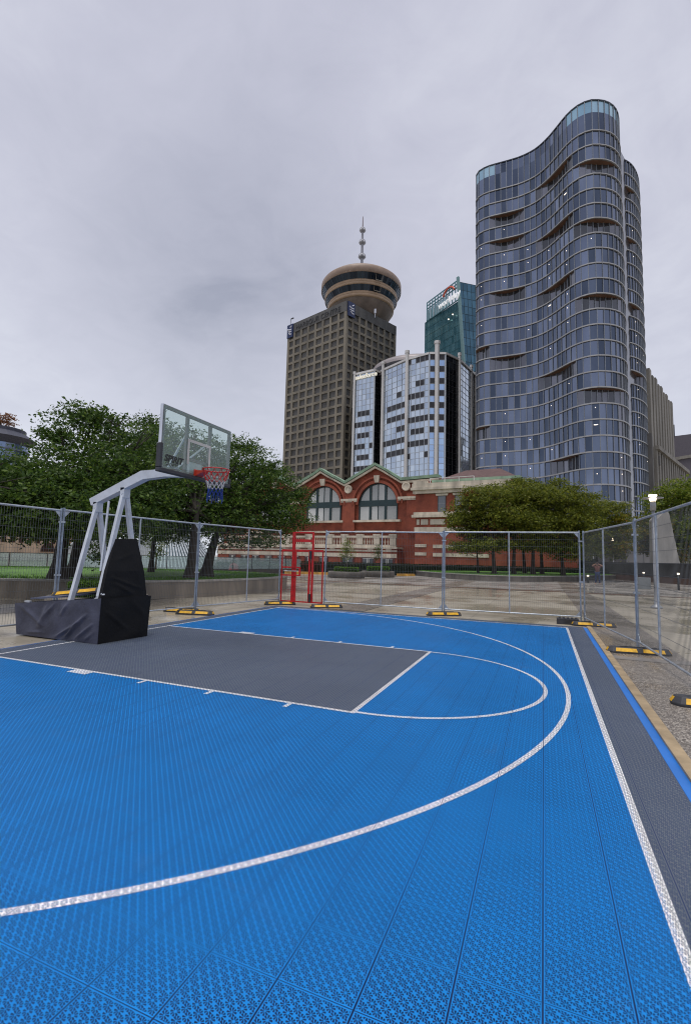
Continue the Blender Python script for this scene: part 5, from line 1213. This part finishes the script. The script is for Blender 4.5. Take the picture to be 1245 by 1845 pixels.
cen = pol(-8,190); q = MB(); q.prism([(p.lerp(cen,.02).x, p.lerp(cen,.02).y) for p in FP]+[(pol(-14.5,205).x,pol(-14.5,205).y),(pol(-.7,212).x,pol(-.7,212).y)], 0, SZ-.8); q.build('core', M_SD, sf)
PH2 = 1.98
pat = {0:{7:(1,2,3),9:(0,1,2,3,4),11:(1,2,3),13:(0,1,2,4),15:(1,2,3),17:(0,1,2,3,4),19:(0,4)},
       3:{5:(3,),7:(1,2,3,4),9:(1,2,3,4),11:(3,4),13:(0,1,2,3,4),15:(1,2,3,4)} ,
       4:{0:(0,2,3,4),4:(2,3),6:(0,1,2,3),8:(1,2,3),10:(0,1,2,3,4),12:(1,2,3),14:(0,1,2,3,4),16:(0,4)}}
facets = [(0,1,5,M_SG),(1,2,1,M_SK),(2,3,1,M_SK),(3,4,5,M_SG),(4,5,5,M_SG),(5,6,2,M_SGB),(6,7,4,M_SK),(7,8,4,M_SG),(8,9,2,M_SK)]
NV = 34
for fi, (ia, ib, nu, m_) in enumerate(facets):
    a_, b_ = FP[ia], FP[ib]; zt_ = SZ
    g_, P_, n_ = grid_face(a_, b_, a_, b_, SZ-NV*PH2, zt_, nu, NV, m_, M_SM if m_ is not M_SK else mat('black_mullion', (.05,.05,.055,1), .5), sf, 'glazing', .02, .13 if m_ is not M_SK else .08)
    if ia in pat or ia == 5:
        rows = pat.get(ia) or {k: (0,1) for k in (0,2,4,6,8,10,12)}
        for rw, cs in rows.items():
            for ci in cs:
                s0, s1 = (ci+.08)/nu, (ci+.92)/nu; t1 = 1-(rw+.06)/NV; t0 = 1-(rw+.96)/NV
                q = MB(); c_ = [P_(s0,t0), P_(s1,t0), P_(s1,t1), P_(s0,t1)]; q.hexa([c_[0]+n_*.03, c_[1]+n_*.03, c_[1]+n_*.09, c_[0]+n_*.09, c_[3]+n_*.03, c_[2]+n_*.03, c_[2]+n_*.09, c_[3]+n_*.09]); q.build('dark_window', M_SD, sf)
q = MB()
for p0, p1 in zip(FP, FP[1:]): q.bar(p0+UZ*(SZ+.15), p1+UZ*(SZ+.15), .9, .7)
q.build('roof_edge', M_STEEL, sf)
for p, r_, ex_ in ((FP[0],.55,1.0),(FP[3],.72,3.0),(FP[4],.75,3.0),(FP[5].lerp(FP[6],.48),.95,4.0),(FP[7],.6,2.4),(FP[8],.6,2.2),(FP[8].lerp(FP[9],.5),.6,1.0)):
    n_ = (CAM-p); n_.z = 0; n_.normalize(); pp_ = p+n_*.5
    q = MB(); q.tube([pp_, pp_+UZ*(SZ+ex_-.9)], r_*.82, 12); q.tube([pp_+UZ*(SZ+ex_-.9), pp_+UZ*(SZ+ex_)], r_*1.05, 12); q.build('corner_pipe', M_STEEL, sf)
for p in (FP[1], FP[5], FP[6]): q = MB(); q.bar(p, p+UZ*SZ, .5, .5); q.build('corner_trim', M_SM, sf)
q = MB(); c_ = pol(-8.2,176); q.lathe((c_.x,c_.y,0), [(17.0,SZ-1),(17.0,SZ+3.2),(16.2,SZ+4.4),(0,SZ+6.2)], 48); q.build('drum_roof', mat('roof_metal', (.30,.27,.27,1), .5, .3), sf)
q = MB(); q.lathe((c_.x,c_.y,0), [(17.2,SZ+.6),(17.25,SZ+2.2),(17.2,SZ+2.3)], 48); q.build('drum_glazing', M_SD, sf)
u_ = (FP[1]-FP[0]).normalized(); n_ = Vector((u_.y,-u_.x,0)); n_ = n_ if n_.dot(CAM-FP[0]) > 0 else -n_
place(text_mesh('salesforce', 2.3, .4, .12, .02), 'sign_lettering', mat('sign_cream', (.85,.82,.72,1), .4, emit=(1,.95,.8,1), estr=.2), FP[0]+u_*.35+n_*.3+UZ*(SZ-2.0), u_, UZ, n_, sf)
q = MB()
# ================================================================== curved dark glass tower
K_ = 118.4
raw = [(-10.2,137.3),(-9.9,133.9),(-8.6,132.5),(-6.1,131.8),(-3.0,131.75),(.2,131.75),(3.3,131.5),(6.9,130.3),(9.8,128.0),(12.1,125.3),(14.7,122.0),(17.2,120.1),(19.8,119.6),(22.0,120.3),(24.2,121.7),(26.1,124.0),(27.3,127.0),(28.0,131.5),(28.6,137.5)]
def catmull(P, step):
    out = []
    for i in range(len(P)-1):
        p0, p1, p2, p3 = [Vector((*P[max(0,min(len(P)-1,i+j-1))],0)) for j in range(4)]
        for t in [k/12 for k in range(12)]: out.append(.5*((2*p1)+(p2-p0)*t+(2*p0-5*p1+4*p2-p3)*t*t+(3*p1-p0-3*p2+p3)*t**3))
    out.append(Vector((*P[-1],0)))
    d = [0]
    for a_, b_ in zip(out, out[1:]): d.append(d[-1]+(b_-a_).length)
    n = int(d[-1]/step); res = []; j = 0
    for i in range(n+1):
        s = d[-1]*i/n
        while j < len(d)-2 and d[j+1] < s: j += 1
        res.append(out[j].lerp(out[j+1], (s-d[j])/max(1e-9,(d[j+1]-d[j]))))
    return res
M_GG = glassmat('tower_glass', (.065,.083,.12), (.195,.23,.315), .05, .93); M_GF = mat('floor_band_grey', (.36,.36,.36,1), .45, .3, var=.12, scale=.5); M_GM = mat('tower_mullion', (.22,.24,.27,1), .45, .4)
M_GSOF = mat('timber_soffit', (.17,.09,.055,1), .6, var=.2, scale=.8); M_GC = glassmat('crown_pale_glass', (.22,.38,.50), (.40,.58,.68), .1, .6); M_GI = glassmat('recess_reflection_glass', (.07,.075,.085), (.20,.205,.24), .1, .7)
gtw = empty('curved_tower', (5,131,0), 'tall dark blue glass tower with a wavy front, pale floor bands and timber lined recesses', 'tower')
FZ = [119.9, 111.6]+[111.6-3.955*(k+1) for k in range(28)]
def on_tower(px, py, line):
    d = ray(px, py); a0 = math.atan2(d.y, d.x); t = d.z/math.hypot(d.x, d.y); best = min(range(len(line)), key=lambda i: abs(((math.atan2(line[i].y-CAM.y, line[i].x-CAM.x)-a0+PI) % (2*PI))-PI))
    p = line[best]; return best, CAM.z+t*math.hypot(p.x-CAM.x, p.y-CAM.y)
def build_tower(raw_, back, FZ_, recs, parent, ceil_n, step=1.62, crown=True):
    ln = catmull(raw_, step); N = len(ln)
    nrm = []
    for i in range(N):
        t = (ln[min(i+1,N-1)]-ln[max(i-1,0)]).normalized(); nrm.append(Vector((t.y,-t.x,0)))
    depth = {}
    for px, py, hw in recs:
        i0, z = on_tower(px, py, ln); k = min(range(1, len(FZ_)-1), key=lambda k: abs(FZ_[k]-.5-z))
        for i in range(N):
            s = abs(i-i0)*step/(hw*.74)
            if s < 1: depth[(k,i)] = max(depth.get((k,i),0), 1.5*math.cos(s*PI/2)**1.3)
    top_l = [p for p in ln]+[Vector((x,y,0)) for x, y in back]
    q = MB(); n_ = len(top_l); cn = sum(top_l, Vector())/n_
    inner = [p.lerp(cn, .10) for p in top_l]
    q.add([p+UZ*(FZ_[0]-1.0) for p in inner], [tuple(range(n_))])
    for i in range(N-1, n_): j = (i+1) % n_; a_, b_ = top_l[i], top_l[j]; q.quad(a_, b_, b_+UZ*FZ_[0], a_+UZ*FZ_[0])
    q.build('rear_walls', M_GI, parent); pane_attr(parent.children[-1])
    for k in range(len(FZ_)-1):
        zt_, zb_ = FZ_[k], FZ_[k+1]; gq = MB(); mu = MB(); sf_ = MB(); rr = random.Random(k*31+N)
        rec_any = False
        for i in range(N-1):
            d0, d1 = depth.get((k,i),0), depth.get((k,i+1),0)
            a_, b_ = ln[i]-nrm[i]*d0, ln[i+1]-nrm[i+1]*d1
            w = [nrm[i]*rr.uniform(-.02,.02) for _ in range(3)]
            if crown and k == 0:
                zm = zt_-3.4; pale = (i > N*.50 and i < N*.93) or i < 6
                gq.mat(1 if pale else 0); gq.quad(a_+UZ*zm, b_+UZ*zm, b_+UZ*zt_, a_+UZ*zt_); gq.mat(0); gq.quad(a_+UZ*zb_, b_+UZ*zb_, b_+UZ*zm, a_+UZ*zm)
            else:
                gq.mat(2 if max(d0,d1) > .3 or (k > 15 and N*.70 < i < N*.80 and rr.random() < .6) or (k > 20 and i > N*.8 and rr.random() < .5) else 0); gq.quad(a_+UZ*zb_+w[0], b_+UZ*zb_+w[1], b_+UZ*zt_+w[2], a_+UZ*zt_+w[0]+w[2]-w[1])  # lower right panes darkened by material, standing for reflections of other buildings
            e_ = nrm[i]
            mu.bar(a_+e_*.08+UZ*zb_, a_+e_*.08+UZ*(zt_-.3), .15, .22, up=e_)
            if max(d0,d1) <= .01 and sf_.v: sf_.build('recess_soffit', [M_GSOF, M_GF], parent); sf_ = MB()
            if max(d0,d1) > .01:
                rec_any = True; sf_.quad(a_+UZ*(zt_-.45), b_+UZ*(zt_-.45), ln[i+1]+UZ*(zt_-.45), ln[i]+UZ*(zt_-.45)); 
        g_ = pane_attr(gq.build('storey_glazing', [M_GG, M_GC, M_GI], parent), 1.0); mu.build('mullions', M_GM, g_)
        if sf_.v: sf_.build('recess_soffit', [M_GSOF, M_GF], parent)
        bd = MB()
        for i in range(N-1):
            n0, n1 = nrm[i], nrm[i+1]
            for dz0, dz1, o_ in ((-.36,-.12,.30),(-.11,.02,.14)):
                if k == 0: dz0, dz1, o_ = (-.25,.05,.2) if dz0 < -.2 else (.06,.10,.12)
                bd.hexa([ln[i]-n0*.3+UZ*(zt_+dz0), ln[i+1]-n1*.3+UZ*(zt_+dz0), ln[i+1]+n1*o_+UZ*(zt_+dz0), ln[i]+n0*o_+UZ*(zt_+dz0), ln[i]-n0*.3+UZ*(zt_+dz1), ln[i+1]-n1*.3+UZ*(zt_+dz1), ln[i+1]+n1*o_+UZ*(zt_+dz1), ln[i]+n0*o_+UZ*(zt_+dz1)])
        bd.build('floor_band', M_GF if k else M_GI, parent)
        if not k: pane_attr(parent.children[-1])
    lt = MB(); rr = random.Random(11)                 # ceiling lamps glowing through the glass
    for k in range(3, len(FZ_)-1):
        for i in range(3, N-2, 4):
            if rr.random() < ceil_n:
                j = i+(k*3) % 3; j = min(j, N-2)
                if depth.get((k,j),0) > .01: continue
                p = ln[j].lerp(ln[j+1],.5)+nrm[j]*.06+UZ*(FZ_[k]-1.2-.4*rr.random()); s_ = Vector((-nrm[j].y,nrm[j].x,0)); w_ = .10 if rr.random() < .93 else .5
                lt.extr([(w_*math.cos(t),.11*math.sin(t)) for t in [2*PI*z/8 for z in range(8)]], p, s_, UZ, nrm[j], .03)
    if lt.v:
        o_ = lt.build('ceiling_light', M_DOT, parent); o_['kind'] = 'stuff'
    return ln
recs = [(997,311,8.5),(1000,408,8.5),(1004,517,8.5),(1004,668,8.5),(1013,838,8),(911,375,7),(915,421,7.5),(911,516,7),(917,636,7),(860,353,4),(860,427,4),(864,634,4),(867,778,4),
        (1075,295,8),(1078,401,8.5),(1083,534,8.5),(1092,709,8.5)]
gln = build_tower(raw, [(34,150),(30,168),(-2,172),(-12,150)], FZ, recs, gtw, .34)
raw2 = [(29.2,141.5),(30.6,142.6),(31.9,143.9),(33.3,145.9),(34.6,148.6),(35.7,151.8),(36.5,155.5),(37.0,159.5),(37.2,164)]
gt2 = empty('rear_wing', (0,0,0))
gt2.parent = gtw; gt2.location = Vector((34,150,0))-Vector(gtw.location)
FZ2 = [119.9]+[111.9-3.955*k+.0 for k in range(1,29)]
bpy.data.objects.remove(gt2)
build_tower(raw2, [(36,172),(22,172),(22,150)], [FZ2[0]-.5, 115.9-.5-3.955*.0, *[111.45-3.955*k for k in range(28)]], [(1129,333,5.5),(1134,427,5.5),(1139,546,5.5),(1149,670,5.5)], gtw, .25, 1.35, crown=False)

# ================================================================== stone tower at the right edge
M_ST = mat('grey_stone', (.21,.197,.175,1), .8, var=.25, scale=.3, bmp=.15, streak=True); M_STD = mat('grey_stone_dark', (.13,.125,.12,1), .8, var=.25, scale=.3, streak=True)
def zH(px, py, p): d = ray(px, py); return CAM.z+d.z/math.hypot(d.x,d.y)*math.hypot(p.x-CAM.x, p.y-CAM.y)
sA, sB = pol(-32.6,172), pol(-34.62,217)
H1 = zH(1166,672,sA); H2 = zH(1207,738,sB)
sw = empty('stone_tower', sA, 'old pale stone tower with vertical ribs, just right of the curved dark tower', 'tower')
hA_ = (H1+H2)/2
uS = (sB-sA).normalized(); nS = Vector((uS.y,-uS.x,0)); nS = nS if nS.dot(CAM-sA) > 0 else -nS
def block(a_, b_, z1, back, m, name, z0=0):
    q = MB(); q.hexa([a_+UZ*z0, b_+UZ*z0, b_-nS*back+UZ*z0, a_-nS*back+UZ*z0, a_+UZ*z1, b_+UZ*z1, b_-nS*back+UZ*z1, a_-nS*back+UZ*z1]); return q.build(name, m, sw)
block(sA, sB, hA_, 30, M_ST, 'shaft')
L_ = (sB-sA).length
for i in range(9):
    p = sA+uS*(L_*(i+.5)/9); q = MB(); w_ = L_/9*.28; zz_ = hA_+(1.2 if i % 2 else 2.0); q.hexa([p-uS*w_+nS*.001, p+uS*w_+nS*.001, p+uS*w_+nS*.9, p-uS*w_+nS*.9]+[v_+UZ*zz_ for v_ in (p-uS*w_-nS*.6, p+uS*w_-nS*.6, p+uS*w_+nS*.9, p-uS*w_+nS*.9)]); q.build('rib', M_ST, sw)
q = MB()
for i in range(8):
    p = sA+uS*(L_*(i+1)/9); q.hexa([p-uS*.5+nS*.001, p+uS*.5+nS*.001, p+uS*.5+nS*.08, p-uS*.5+nS*.08]+[v_+UZ*(hA_-4) for v_ in (p-uS*.5+nS*.001, p+uS*.5+nS*.001, p+uS*.5+nS*.08, p-uS*.5+nS*.08)])
q.build('window_strips', M_STD, sw)
lA, lB = pol(-32.7,160), pol(-35.6,215); H3 = zH(1181,780,lA)
uS2 = (lB-lA).normalized(); nS2 = Vector((uS2.y,-uS2.x,0)); nS2 = nS2 if nS2.dot(CAM-lA) > 0 else -nS2
nS = nS2
block(lA+uS2*5, lB, H3-3.5, 14, M_ST, 'lower_wing'); block(lA-uS2*.5+nS2*.8, lA+uS2*5, H3, 14, M_STD, 'corner_block')
L_ = (lB-lA).length
for i in range(14):
    p = lA+uS2*(6+L_*.9*i/14); q = MB(); q.hexa([p-uS2*.9+nS2*.001, p+uS2*.9+nS2*.001, p+uS2*.9+nS2*.8, p-uS2*.9+nS2*.8]+[v_+UZ*(H3-2.9) for v_ in (p-uS2*.9+nS2*.001, p+uS2*.9+nS2*.001, p+uS2*.9+nS2*.8, p-uS2*.9+nS2*.8)]); q.build('rib', M_ST, sw)
q = MB()
for zf in (.25,.45,.65,.83):
    p = lA+uS2*7.8+nS2*.9; z_ = H3*zf; q.box(p+UZ*z_, (.9,.3,2.8), rz=math.atan2(uS2.y,uS2.x))
q.build('window', M_STD, sw)
q = MB(); q.bar(lA+uS2*5+nS2*1.0+UZ*(H3-3.2), lB+nS2*1.0+UZ*(H3-3.2), 1.0, 1.2); q.build('cornice', M_ST, sw)
dA, dB = pol(-34.3,290), pol(-38,290); H4 = zH(1215,786,dA)
db = empty('distant_building', dA, 'dark flat roofed building far behind the stone tower at the right edge', 'building')
q = MB(); q.hexa([dA, dB, dB*1.1, dA*1.1, dA+UZ*H4, dB+UZ*(H4+.5), dB*1.1+UZ*H4, dA*1.1+UZ*H4]); q.build('wall', mat('slate_wall', (.11,.10,.12,1), .7), db)
q = MB(); q.bar(dA+UZ*(H4-12), dB+UZ*(H4-10), 1.5, 1.5); q.build('ledge', M_ST, db); q = MB(); q.tube([dA.lerp(dB,.15)+UZ*H4, dA.lerp(dB,.15)+UZ*(H4+6)], .25, 5); q.build('aerial', M_DKR, db)

# ================================================================== far left: stone building, pitched glass roofs, balcony tower
M_SAND = mat('sandstone', (.62,.48,.34,1), .75, var=.18, scale=.5, streak=True)
lA, lB = zset(pd(-60,1000,78),0), zset(pd(150,1000,92),0); H5 = zH(100,925,lA.lerp(lB,.7))
sb_ = empty('sandstone_building', lA, 'sand coloured stone building with small square windows, low behind the leftmost trees', 'building')
uB = (lB-lA).normalized(); nB = Vector((uB.y,-uB.x,0)); nB = nB if nB.dot(CAM-lA) > 0 else -nB
q = MB(); q.hexa([lA, lB, lB-nB*15, lA-nB*15, lA+UZ*H5, lB+UZ*H5, lB-nB*15+UZ*H5, lA-nB*15+UZ*H5]); q.build('wall', M_SAND, sb_)
q = MB(); q.bar(lA+nB*.3+UZ*5.0, lB+nB*.3+UZ*5.0, .5, .5); q.bar(lA+nB*.3+UZ*(H5), lB+nB*.3+UZ*(H5), .9, .6); q.build('band', M_SAND, sb_)
LB = (lB-lA).length
for rz_ in (2.6, 6.3):
    for i in range(14):
        p = lA+uB*(LB*(i+.5)/14)+nB*.02+UZ*rz_
        q = MB(); q.hexa([p-uB*.38, p+uB*.38, p+uB*.38+nB*.04, p-uB*.38+nB*.04, p-uB*.38+UZ*1.35, p+uB*.38+UZ*1.35, p+uB*.38+nB*.04+UZ*1.35, p-uB*.38+nB*.04+UZ*1.35]); q.build('window', mat('dark_window', (.05,.03,.025,1), .3), sb_)
p = lA.lerp(lB, .63)+nB*.05; q = MB(); q.extr([(1.3*math.cos(PI*i/12), 1.4*math.sin(PI*i/12)) for i in range(13)], p+UZ*1.4, uB, UZ, nB, .1); q.build('arched_window', mat('dark_window', (.05,.03,.025,1), .3), sb_)
rA, rB = zset(pd(148,1000,86),0), zset(pd(196,1000,84),0)
rw = empty('brick_wing', rA, 'small red brick block with cream bands seen between the hoop legs', 'building')
q = MB(); q.bar(rA+UZ*3.6, rB+UZ*3.6, 4, 7.2); q.build('wall', M_BRICK, rw)
q = MB(); 
for z in (3.2,4.4,5.6,6.9): q.bar(rA.lerp(rB,.25)+nB*2.1+UZ*z, rB+nB*2.1+UZ*z, .3, .5)
q.build('band', M_CREAM, rw)
M_RIB = mat('skylight_rib', (.52,.56,.58,1), .4, .4); M_SKG = glassmat('skylight_glass', (.06,.10,.11), (.16,.22,.24), .1, .7)
def skylight(pts_px, dd, label, nrib, apex_px, back):
    a_, b_ = zset(pd(pts_px[0],1020,dd[0]),0), zset(pd(pts_px[1],1020,dd[1]),0); u = (b_-a_).normalized(); n = Vector((u.y,-u.x,0)); n = n if n.dot(CAM-a_) > 0 else -n
    r = empty('skylight', a_, label, 'skylight'); s0, s1 = apex_px; mid = (a_+b_)/2; z1 = zH(s0[0], s0[1], mid-n*back)
    t0, t1 = a_.lerp(b_, s0[2])-n*back, a_.lerp(b_, s1)-n*back
    q = MB(); q.quad(a_, b_, t1+UZ*z1, t0+UZ*z1); q.add([b_, b_-n*back*2, t1+UZ*z1], [(0,1,2)]); q.add([a_, t0+UZ*z1, a_-n*back*2], [(0,1,2)]); q.quad(b_-n*back*2, a_-n*back*2, t0+UZ*z1, t1+UZ*z1)
    pane_attr(q.build('glazing', M_SKG, r)); q = MB()
    for i in range(nrib+1):
        s = i/nrib; q.bar(a_.lerp(b_,s)+UZ*.1, t0.lerp(t1,s)+UZ*(z1+.1), .13, .13)
    q.bar(a_+UZ*.1,b_+UZ*.1,.3,.3); q.bar(t0+UZ*z1,t1+UZ*z1,.3,.3); q.bar(b_, t1+UZ*z1, .35, .3); q.build('rib', M_RIB, r); return r
skylight((268,405), (50,50.5), 'pitched glass skylight with pale diagonal ribs, behind the twin tree trunks', 20, ((330,967,.12), .62), 5.0)
q0 = zset(pd(165,1015,60),0)
def vault(px, dd, rad, label, ht):
    c = zset(pd(px,1015,dd),0); r = empty('arched_canopy', c, label, 'canopy'); e = Vector((math.sin(YAW),-math.cos(YAW),0)); f = Vector((math.cos(YAW),math.sin(YAW),0))
    q = MB(); n = 16
    for i in range(n):
        t0, t1 = PI*i/n, PI*(i+1)/n; P_ = lambda t, o: c+e*(rad*math.cos(t))+UZ*(ht*math.sin(t))+f*o
        q.quad(P_(t0,0),P_(t1,0),P_(t1,8),P_(t0,8)); q.add([c, P_(t0,0), P_(t1,0)], [(0,1,2)])
    q.build('shell', mat('canopy_white', (.50,.53,.54,1), .5, var=.15), r)
    q = MB(); q.tube([c+e*(rad*1.02*math.cos(PI*i/16))+UZ*(ht*1.02*math.sin(PI*i/16))-f*.1 for i in range(17)], .12, 6); q.build('rim', M_RIB, r)
vault(170, 62, 3.6, 'white rounded canopy seen between the white hoop legs', 3.4); vault(262, 62, 1.9, 'smaller white rounded canopy right of the hoop padding', 3.4)
# balcony tower with a rooftop tree
tp = pol(36.5, 210); tp.z = 0; Ht = zH(30, 782, tp)
bt = empty('balcony_tower', tp, 'slim blue glass tower with a rooftop tree, far away at the left edge', 'tower')
q = MB(); q.lathe((tp.x,tp.y,0), [(9.2,0),(9.2,Ht-3)], 20, smooth=False); pane_attr(q.build('shaft', glassmat('far_blue_glass', (.10,.16,.30), (.35,.42,.55), .2, .6), bt))
q = MB(); 
for k in range(int(Ht/3.3)): q.lathe((tp.x,tp.y,0), [(9.2,k*3.3),(9.9,k*3.3),(9.9,k*3.3+.4),(9.2,k*3.3+.4)], 20, smooth=False)
q.build('balcony_slabs', mat('slab_blue', (.14,.16,.24,1), .6), bt)
q = MB(); q.lathe((tp.x,tp.y,0), [(0,Ht+1.2),(8.2,Ht+.8),(8.2,Ht-.4),(11.8,Ht-2.8),(9.3,Ht-5)], 20, smooth=False); q.build('roof_cap', mat('cap_dark', (.05,.055,.08,1), .6), bt)
bb_ = Vector((tp.x, tp.y, Ht+1)); sx = Vector((math.sin(YAW),-math.cos(YAW),0))
tree('rooftop_tree', 'rusty orange tree growing on the roof of the far blue tower', bb_, stem(bb_, 3, .2, 0), .35, [(*(bb_+sx*2.6+UZ*3.2),3.6,2.6),(*(bb_-sx*2.0+UZ*3.4),2.8,2.0)], 110, 9, .75, LM_ORN, spread=1.0, nb=16)
# low grey building and pale base behind the right lawn
gA_, gB_ = zset(pd(1110,1020,92),0), zset(pd(1230,1020,92),0)
gb = empty('podium_building', gA_, 'plain grey podium below the curved tower, behind the far lamp posts', 'building')
q = MB(); q.bar(gA_+UZ*3.2, gB_+UZ*3.2, 5, 6.4); q.build('wall', mat('podium_grey', (.26,.25,.25,1), .6, var=.15, scale=.3), gb)
q = MB(); q.bar(gA_.lerp(gB_,.02)-Vector((0,0,0))+UZ*5.0, gA_.lerp(gB_,.85)+UZ*5.0, 5.6, .5); q.bar(gA_.lerp(gB_,.02)+UZ*6.6, gA_.lerp(gB_,.98)+UZ*6.6, 5.8, .4); q.build('ledge', M_GF, gb)
